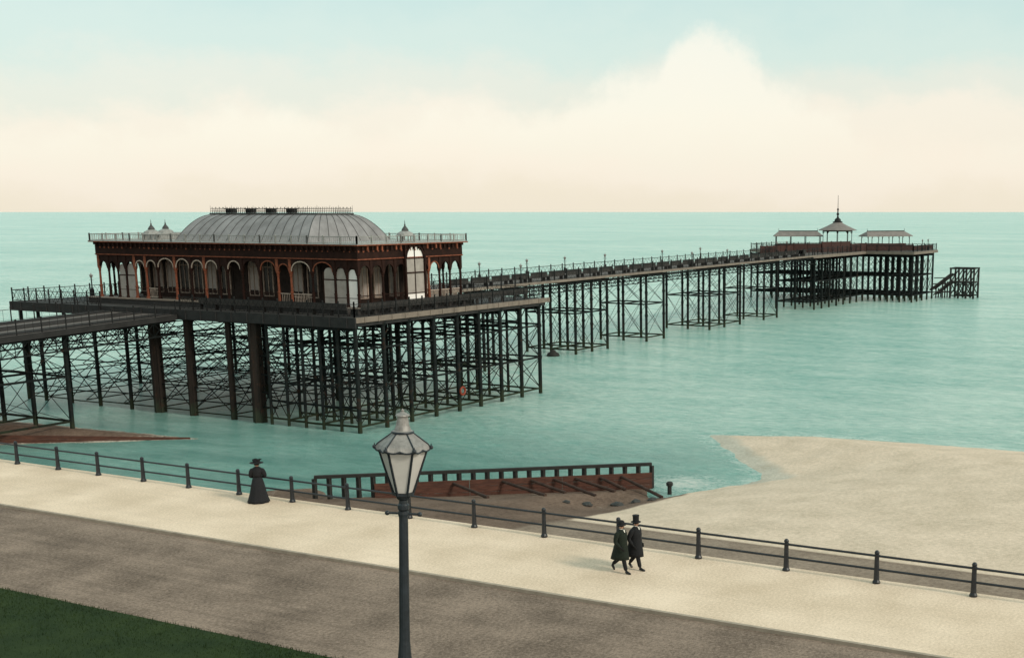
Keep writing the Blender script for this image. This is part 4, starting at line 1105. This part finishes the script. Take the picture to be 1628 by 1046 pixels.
def man(label, loc, rz, cloth, hat, legs, arms, hem=.47):
    t = thing('person', label, 'person', loc, 'men strolling on the promenade', rz)
    body(t, legs, arms, M['figure'])
    face(t, 1.60, M['cloth'])
    # coat with flared skirt
    b = MB(); b.rings([ell(-.05, 0, .34, .26, hem, am=.03), ell(-.04, 0, .32, .25, hem + .12, am=.02), ell(-.02, 0, .26, .225, .85), ell(.0, 0, .21, .205, 1.06), ell(.01, 0, .205, .215, 1.24), ell(.01, 0, .175, .225, 1.38), ell(.01, 0, .12, .17, 1.46), ell(.015, 0, .072, .078, 1.515)])
    c = b.build('coat', cloth, t, origin=(0, 0, 0), smooth=True)
    for s, (sh, el, wr) in ((1, arms[0]), (-1, arms[1])):
        V = [(0, s * .13, 1.43), sh, el, tuple(Vector(el).lerp(Vector(wr), .93))]
        o = skin_obj('sleeve', V, [(0, 1), (1, 2), (2, 3)], [.085, .095, .075, .06], cloth, c, 0, 2)
    b = MB(); b.rings([ell(.02, 0, .07, .07, 1.48, 14), ell(.022, 0, .066, .066, 1.535, 14)]); b.rings([[(.085, -.03, 1.50), (.10, -.02, 1.36), (.10, .02, 1.36), (.085, .03, 1.50)], [(.14, -.03, 1.49), (.176, -.012, 1.36), (.176, .012, 1.36), (.14, .03, 1.49)]]); b.build('collar', M['linen'], t, origin=(0, 0, 0))
    for hip, kn, an, toe in legs:
        up = (hip[0], hip[1], hip[2] - .02)
        skin_obj('trouser_leg', [up, kn, tuple(Vector(kn).lerp(Vector(an), .97))], [(0, 1), (1, 2)], [.105, .082, .068], M['cloth'], t, 0, 2)
        d_ = (Vector(toe) - Vector(an)); h = Vector(an) - Vector((0, 0, .02)); dn = Vector((d_.x, 0, d_.z)).normalized()
        V = [tuple(h - dn * .05 + Vector((0, 0, -.02))), tuple(h + dn * .03), tuple(Vector(toe)), tuple(Vector(toe) + dn * .06)]
        skin_obj('shoe', V, [(0, 1), (1, 2), (2, 3)], [(.045, .045), (.052, .052), (.05, .036), (.035, .024)], M['shoe'], t, 0, 2)
    b = MB(); z = 1.66
    if hat == 'top': b.lathe((.02, 0, z), [(.175, 0), (.178, .012), (.112, .02), (.105, .1), (.112, .2), (.122, .235), (.118, .245)], n=18)
    else: b.lathe((.02, 0, z), [(.165, .012), (.17, 0), (.165, .015), (.118, .02), (.118, .06), (.105, .115), (.07, .15), (.02, .165)], n=18)
    b.build('hat', M['cloth'], t, origin=(0, 0, 0), smooth=False)
    return t
HEAD = R(-90 - 4)                                                        # walking along the shore to the right
man('man in a bowler hat and dark green coat striding along the promenade', (35.55, 21.0, 0), HEAD, M['green'], 'bowler',
    [((.02, -.1, .88), (.17, -.1, .49), (.27, -.1, .09), (.41, -.1, .035)), ((-.02, .1, .88), (-.12, .1, .47), (-.43, .1, .20), (-.37, .1, .06))],
    [((-.02, .235, 1.36), (-.16, .27, 1.12), (-.02, .25, .90)), ((-.01, -.235, 1.36), (-.05, -.28, 1.10), (.14, -.24, .93))])
man('man in a black top hat and long black coat walking just beyond the bowler-hatted man', (36.12, 20.76, 0), HEAD, M['cloth'], 'top',
    [((.02, -.1, .88), (.15, -.1, .49), (.25, -.1, .09), (.40, -.1, .035)), ((-.02, .1, .88), (-.08, .1, .46), (-.33, .1, .15), (-.24, .1, .035))],
    [((-.01, .235, 1.36), (-.08, .28, 1.10), (.08, .25, .90)), ((-.01, -.235, 1.36), (-.1, -.28, 1.10), (.06, -.25, .90))])
# woman in a long dress by the fence
w = thing('person', 'woman in a long black dress and wide hat standing at the promenade fence', 'person', (37.72, 40.0, 0), None, R(35))
arms_w = [((.02, .21, 1.33), (.06, .31, 1.08), (.23, .13, 1.02)), ((.02, -.21, 1.33), (.06, -.31, 1.08), (.23, -.13, 1.02))]
body(w, [((0, .09, .88), (.02, .09, .48), (0, .09, .08), (.13, .09, .03)), ((0, -.09, .88), (.02, -.09, .48), (0, -.09, .08), (.13, -.09, .03))], arms_w, M['figure'], 1.57, .17)
face(w, 1.57, M['cloth'])
b = MB(); b.rings([ell(-.07, 0, .47, .45, .015, 42, .0, .05, 9), ell(-.06, 0, .43, .41, .12, 42, .2, .05, 9), ell(-.05, 0, .34, .33, .42, 42, .4, .04, 9), ell(-.03, 0, .27, .27, .75, 42, .5, .02, 9), ell(0, 0, .2, .21, .98, 42), ell(.01, 0, .145, .16, 1.08, 42)])
b.build('skirt', M['dress'], w, origin=(0, 0, 0), smooth=True)
b = MB(); b.rings([ell(.01, 0, .16, .175, 1.06, 20), ell(.03, 0, .19, .20, 1.22, 20), ell(.03, 0, .18, .235, 1.36, 20), ell(.02, 0, .12, .19, 1.45, 20), ell(.02, 0, .06, .062, 1.52, 20)])
bd = b.build('bodice', M['dress'], w, origin=(0, 0, 0), smooth=True)
for s, (sh, el, wr) in ((1, arms_w[0]), (-1, arms_w[1])):
    skin_obj('sleeve', [(0.01, s * .12, 1.40), sh, el, tuple(Vector(el).lerp(Vector(wr), .9))], [(0, 1), (1, 2), (2, 3)], [.10, .14, .085, .055], M['dress'], bd, 0, 2)
b = MB(); b.lathe((.0, 0, 1.655), [(.27, .01), (.29, .03), (.26, .035), (.15, .045), (.145, .1), (.12, .15), (.05, .17)], n=20)
for k in range(5): b.ball((-.10 + .03 * k, -.08 + .05 * k, 1.80 + .02 * math.sin(k)), .055, 6)
b.tube((-.02, -.1, 1.80), (-.14, -.24, 1.86), .05, .012, n=7); b.build('hat', M['cloth'], w, origin=(0, 0, 0))

# ------------------------------------------------------------------ sky, sun
YAWR = 27.24                                                             # heading of the camera, degrees from +x towards +y
def build_world():
    wd = bpy.data.worlds.new('World'); SC.world = wd; wd.use_nodes = True
    N, L = wd.node_tree.nodes, wd.node_tree.links
    N.clear()
    out = N.new('ShaderNodeOutputWorld')
    sky = N.new('ShaderNodeTexSky'); sky.sky_type = 'NISHITA'; sky.sun_disc = False
    sky.sun_elevation = SUN_EL; sky.sun_rotation = math.atan2(SUN_DIR.x, SUN_DIR.y); sky.air_density = 1.; sky.dust_density = 3.
    bg1 = N.new('ShaderNodeBackground'); bg1.inputs['Strength'].default_value = .03; L.new(sky.outputs['Color'], bg1.inputs['Color'])
    tc = N.new('ShaderNodeTexCoord'); sp = N.new('ShaderNodeSeparateXYZ'); L.new(tc.outputs['Generated'], sp.inputs[0])
    def math_(op, a, b_=None, c=None):
        n = N.new('ShaderNodeMath'); n.operation = op
        for i, v in enumerate((a, b_, c)):
            if v is None: continue
            if isinstance(v, (int, float)): n.inputs[i].default_value = v
            else: L.new(v, n.inputs[i])
        return n.outputs[0]
    el = math_('ARCSINE', sp.outputs['Z'])                               # elevation in radians
    eln = math_('DIVIDE', el, R(9.6))                                    # 0 at the horizon, 1 about where the picture ends
    r = N.new('ShaderNodeValToRGB'); e = r.color_ramp.elements; r.color_ramp.interpolation = 'EASE'
    stops = [(0., (.87, .785, .635)), (.18, (.91, .82, .69)), (.40, (.87, .80, .675)), (.54, (.74, .755, .655)), (.72, (.615, .735, .66)), (1., (.54, .70, .645))]
    e[0].position = 0; e[0].color = (*stops[0][1], 1); e[1].position = 1; e[1].color = (*stops[-1][1], 1)
    for p, c in stops[1:-1]: q = e.new(p); q.color = (*c, 1)
    nz = N.new('ShaderNodeTexNoise'); nz.inputs['Scale'].default_value = 9; nz.inputs['Detail'].default_value = 8; nz.inputs['Roughness'].default_value = .6
    mp = N.new('ShaderNodeMapping'); mp.inputs['Scale'].default_value = (1, 1, 1.6); L.new(tc.outputs['Generated'], mp.inputs['Vector']); L.new(mp.outputs['Vector'], nz.inputs['Vector'])
    nc = math_('SUBTRACT', nz.outputs['Fac'], .5)
    L.new(math_('ADD', eln, math_('MULTIPLY', nc, .55)), r.inputs['Fac'])
    # cloud bank: its upper edge as a profile over the heading
    az = math_('ARCTAN2', sp.outputs['Y'], sp.outputs['X'])
    u = math_('DIVIDE', math_('SUBTRACT', R(56.5), az), R(44.3))
    fc = N.new('ShaderNodeFloatCurve'); cv = fc.mapping.curves[0]
    prof = [(0, .30), (.07, .33), (.13, .33), (.2, .42), (.26, .46), (.32, .36), (.38, .42), (.43, .50), (.48, .46), (.52, .45), (.545, .55), (.59, .62), (.63, .70), (.65, .785), (.69, .80), (.72, .75), (.74, .62), (.78, .53), (.81, .44), (.85, .30), (.93, .28), (1, .33)]
    while len(cv.points) < len(prof): cv.points.new(.5, .5)
    for pt, (x, y) in zip(cv.points, prof): pt.location = (x, y); pt.handle_type = 'AUTO_CLAMPED'
    fc.mapping.update(); L.new(u, fc.inputs['Value'])
    n2 = N.new('ShaderNodeTexNoise'); n2.inputs['Scale'].default_value = 30; n2.inputs['Detail'].default_value = 10; n2.inputs['Roughness'].default_value = .62
    L.new(tc.outputs['Generated'], n2.inputs['Vector'])
    edge = math_('ADD', math_('ADD', math_('SUBTRACT', fc.outputs[0], eln), math_('MULTIPLY', math_('SUBTRACT', n2.outputs['Fac'], .5), .30)), math_('MULTIPLY', nc, .12))
    mr = N.new('ShaderNodeMapRange'); mr.interpolation_type = 'SMOOTHSTEP'; mr.inputs[1].default_value = -.03; mr.inputs[2].default_value = .12; L.new(edge, mr.inputs[0])
    # body of the cloud melts into the cream haze towards the horizon
    low = N.new('ShaderNodeMapRange'); low.interpolation_type = 'SMOOTHSTEP'; low.inputs[1].default_value = .05; low.inputs[2].default_value = .5; L.new(math_('ADD', eln, math_('MULTIPLY', nc, .5)), low.inputs[0])
    mask = math_('MULTIPLY', math_('MULTIPLY', mr.outputs[0], low.outputs[0]), .85)
    mx = N.new('ShaderNodeMix'); mx.data_type = 'RGBA'; mx.inputs[7].default_value = (.92, .865, .73, 1)
    L.new(mask, mx.inputs[0]); L.new(r.outputs['Color'], mx.inputs[6])
    bg2 = N.new('ShaderNodeBackground'); bg2.inputs['Strength'].default_value = .93; L.new(mx.outputs[2], bg2.inputs['Color'])
    ad = N.new('ShaderNodeAddShader'); L.new(bg1.outputs[0], ad.inputs[0]); L.new(bg2.outputs[0], ad.inputs[1]); L.new(ad.outputs[0], out.inputs['Surface'])
right = Vector((.4577, -.8891, 0)); back = Vector((-.8891, -.4577, 0))
SUN_EL = R(33)
hd = (right * .85 + back * .55).normalized()
SUN_DIR = Vector((hd.x * math.cos(SUN_EL), hd.y * math.cos(SUN_EL), math.sin(SUN_EL)))
build_world()
sl = bpy.data.lights.new('sun', 'SUN'); sl.energy = 2.05; sl.angle = R(10); sl.color = (1, .93, .80)
so = bpy.data.objects.new('sun', sl); COL.objects.link(so); so.rotation_euler = SUN_DIR.to_track_quat('Z', 'Y').to_euler()

# ------------------------------------------------------------------ camera
cam = bpy.data.cameras.new('camera'); co = bpy.data.objects.new('camera', cam); COL.objects.link(co)
cam.sensor_width = 36; cam.lens = 2000 / 1628 * 36; cam.clip_start = .1; cam.clip_end = 200000
cam.shift_x = (814 - 1100) / 1628; cam.shift_y = (737 - 523) / 1628
co.location = (0, 0, 12); co.rotation_euler = (R(90) - math.atan(.2), 0, R(YAWR - 90))
SC.camera = co
SC.view_settings.view_transform = 'Standard'; SC.view_settings.look = 'None'; SC.view_settings.exposure = .08; SC.view_settings.gamma = 1
for o in bpy.data.objects:
    if '_o' in o: del o['_o']
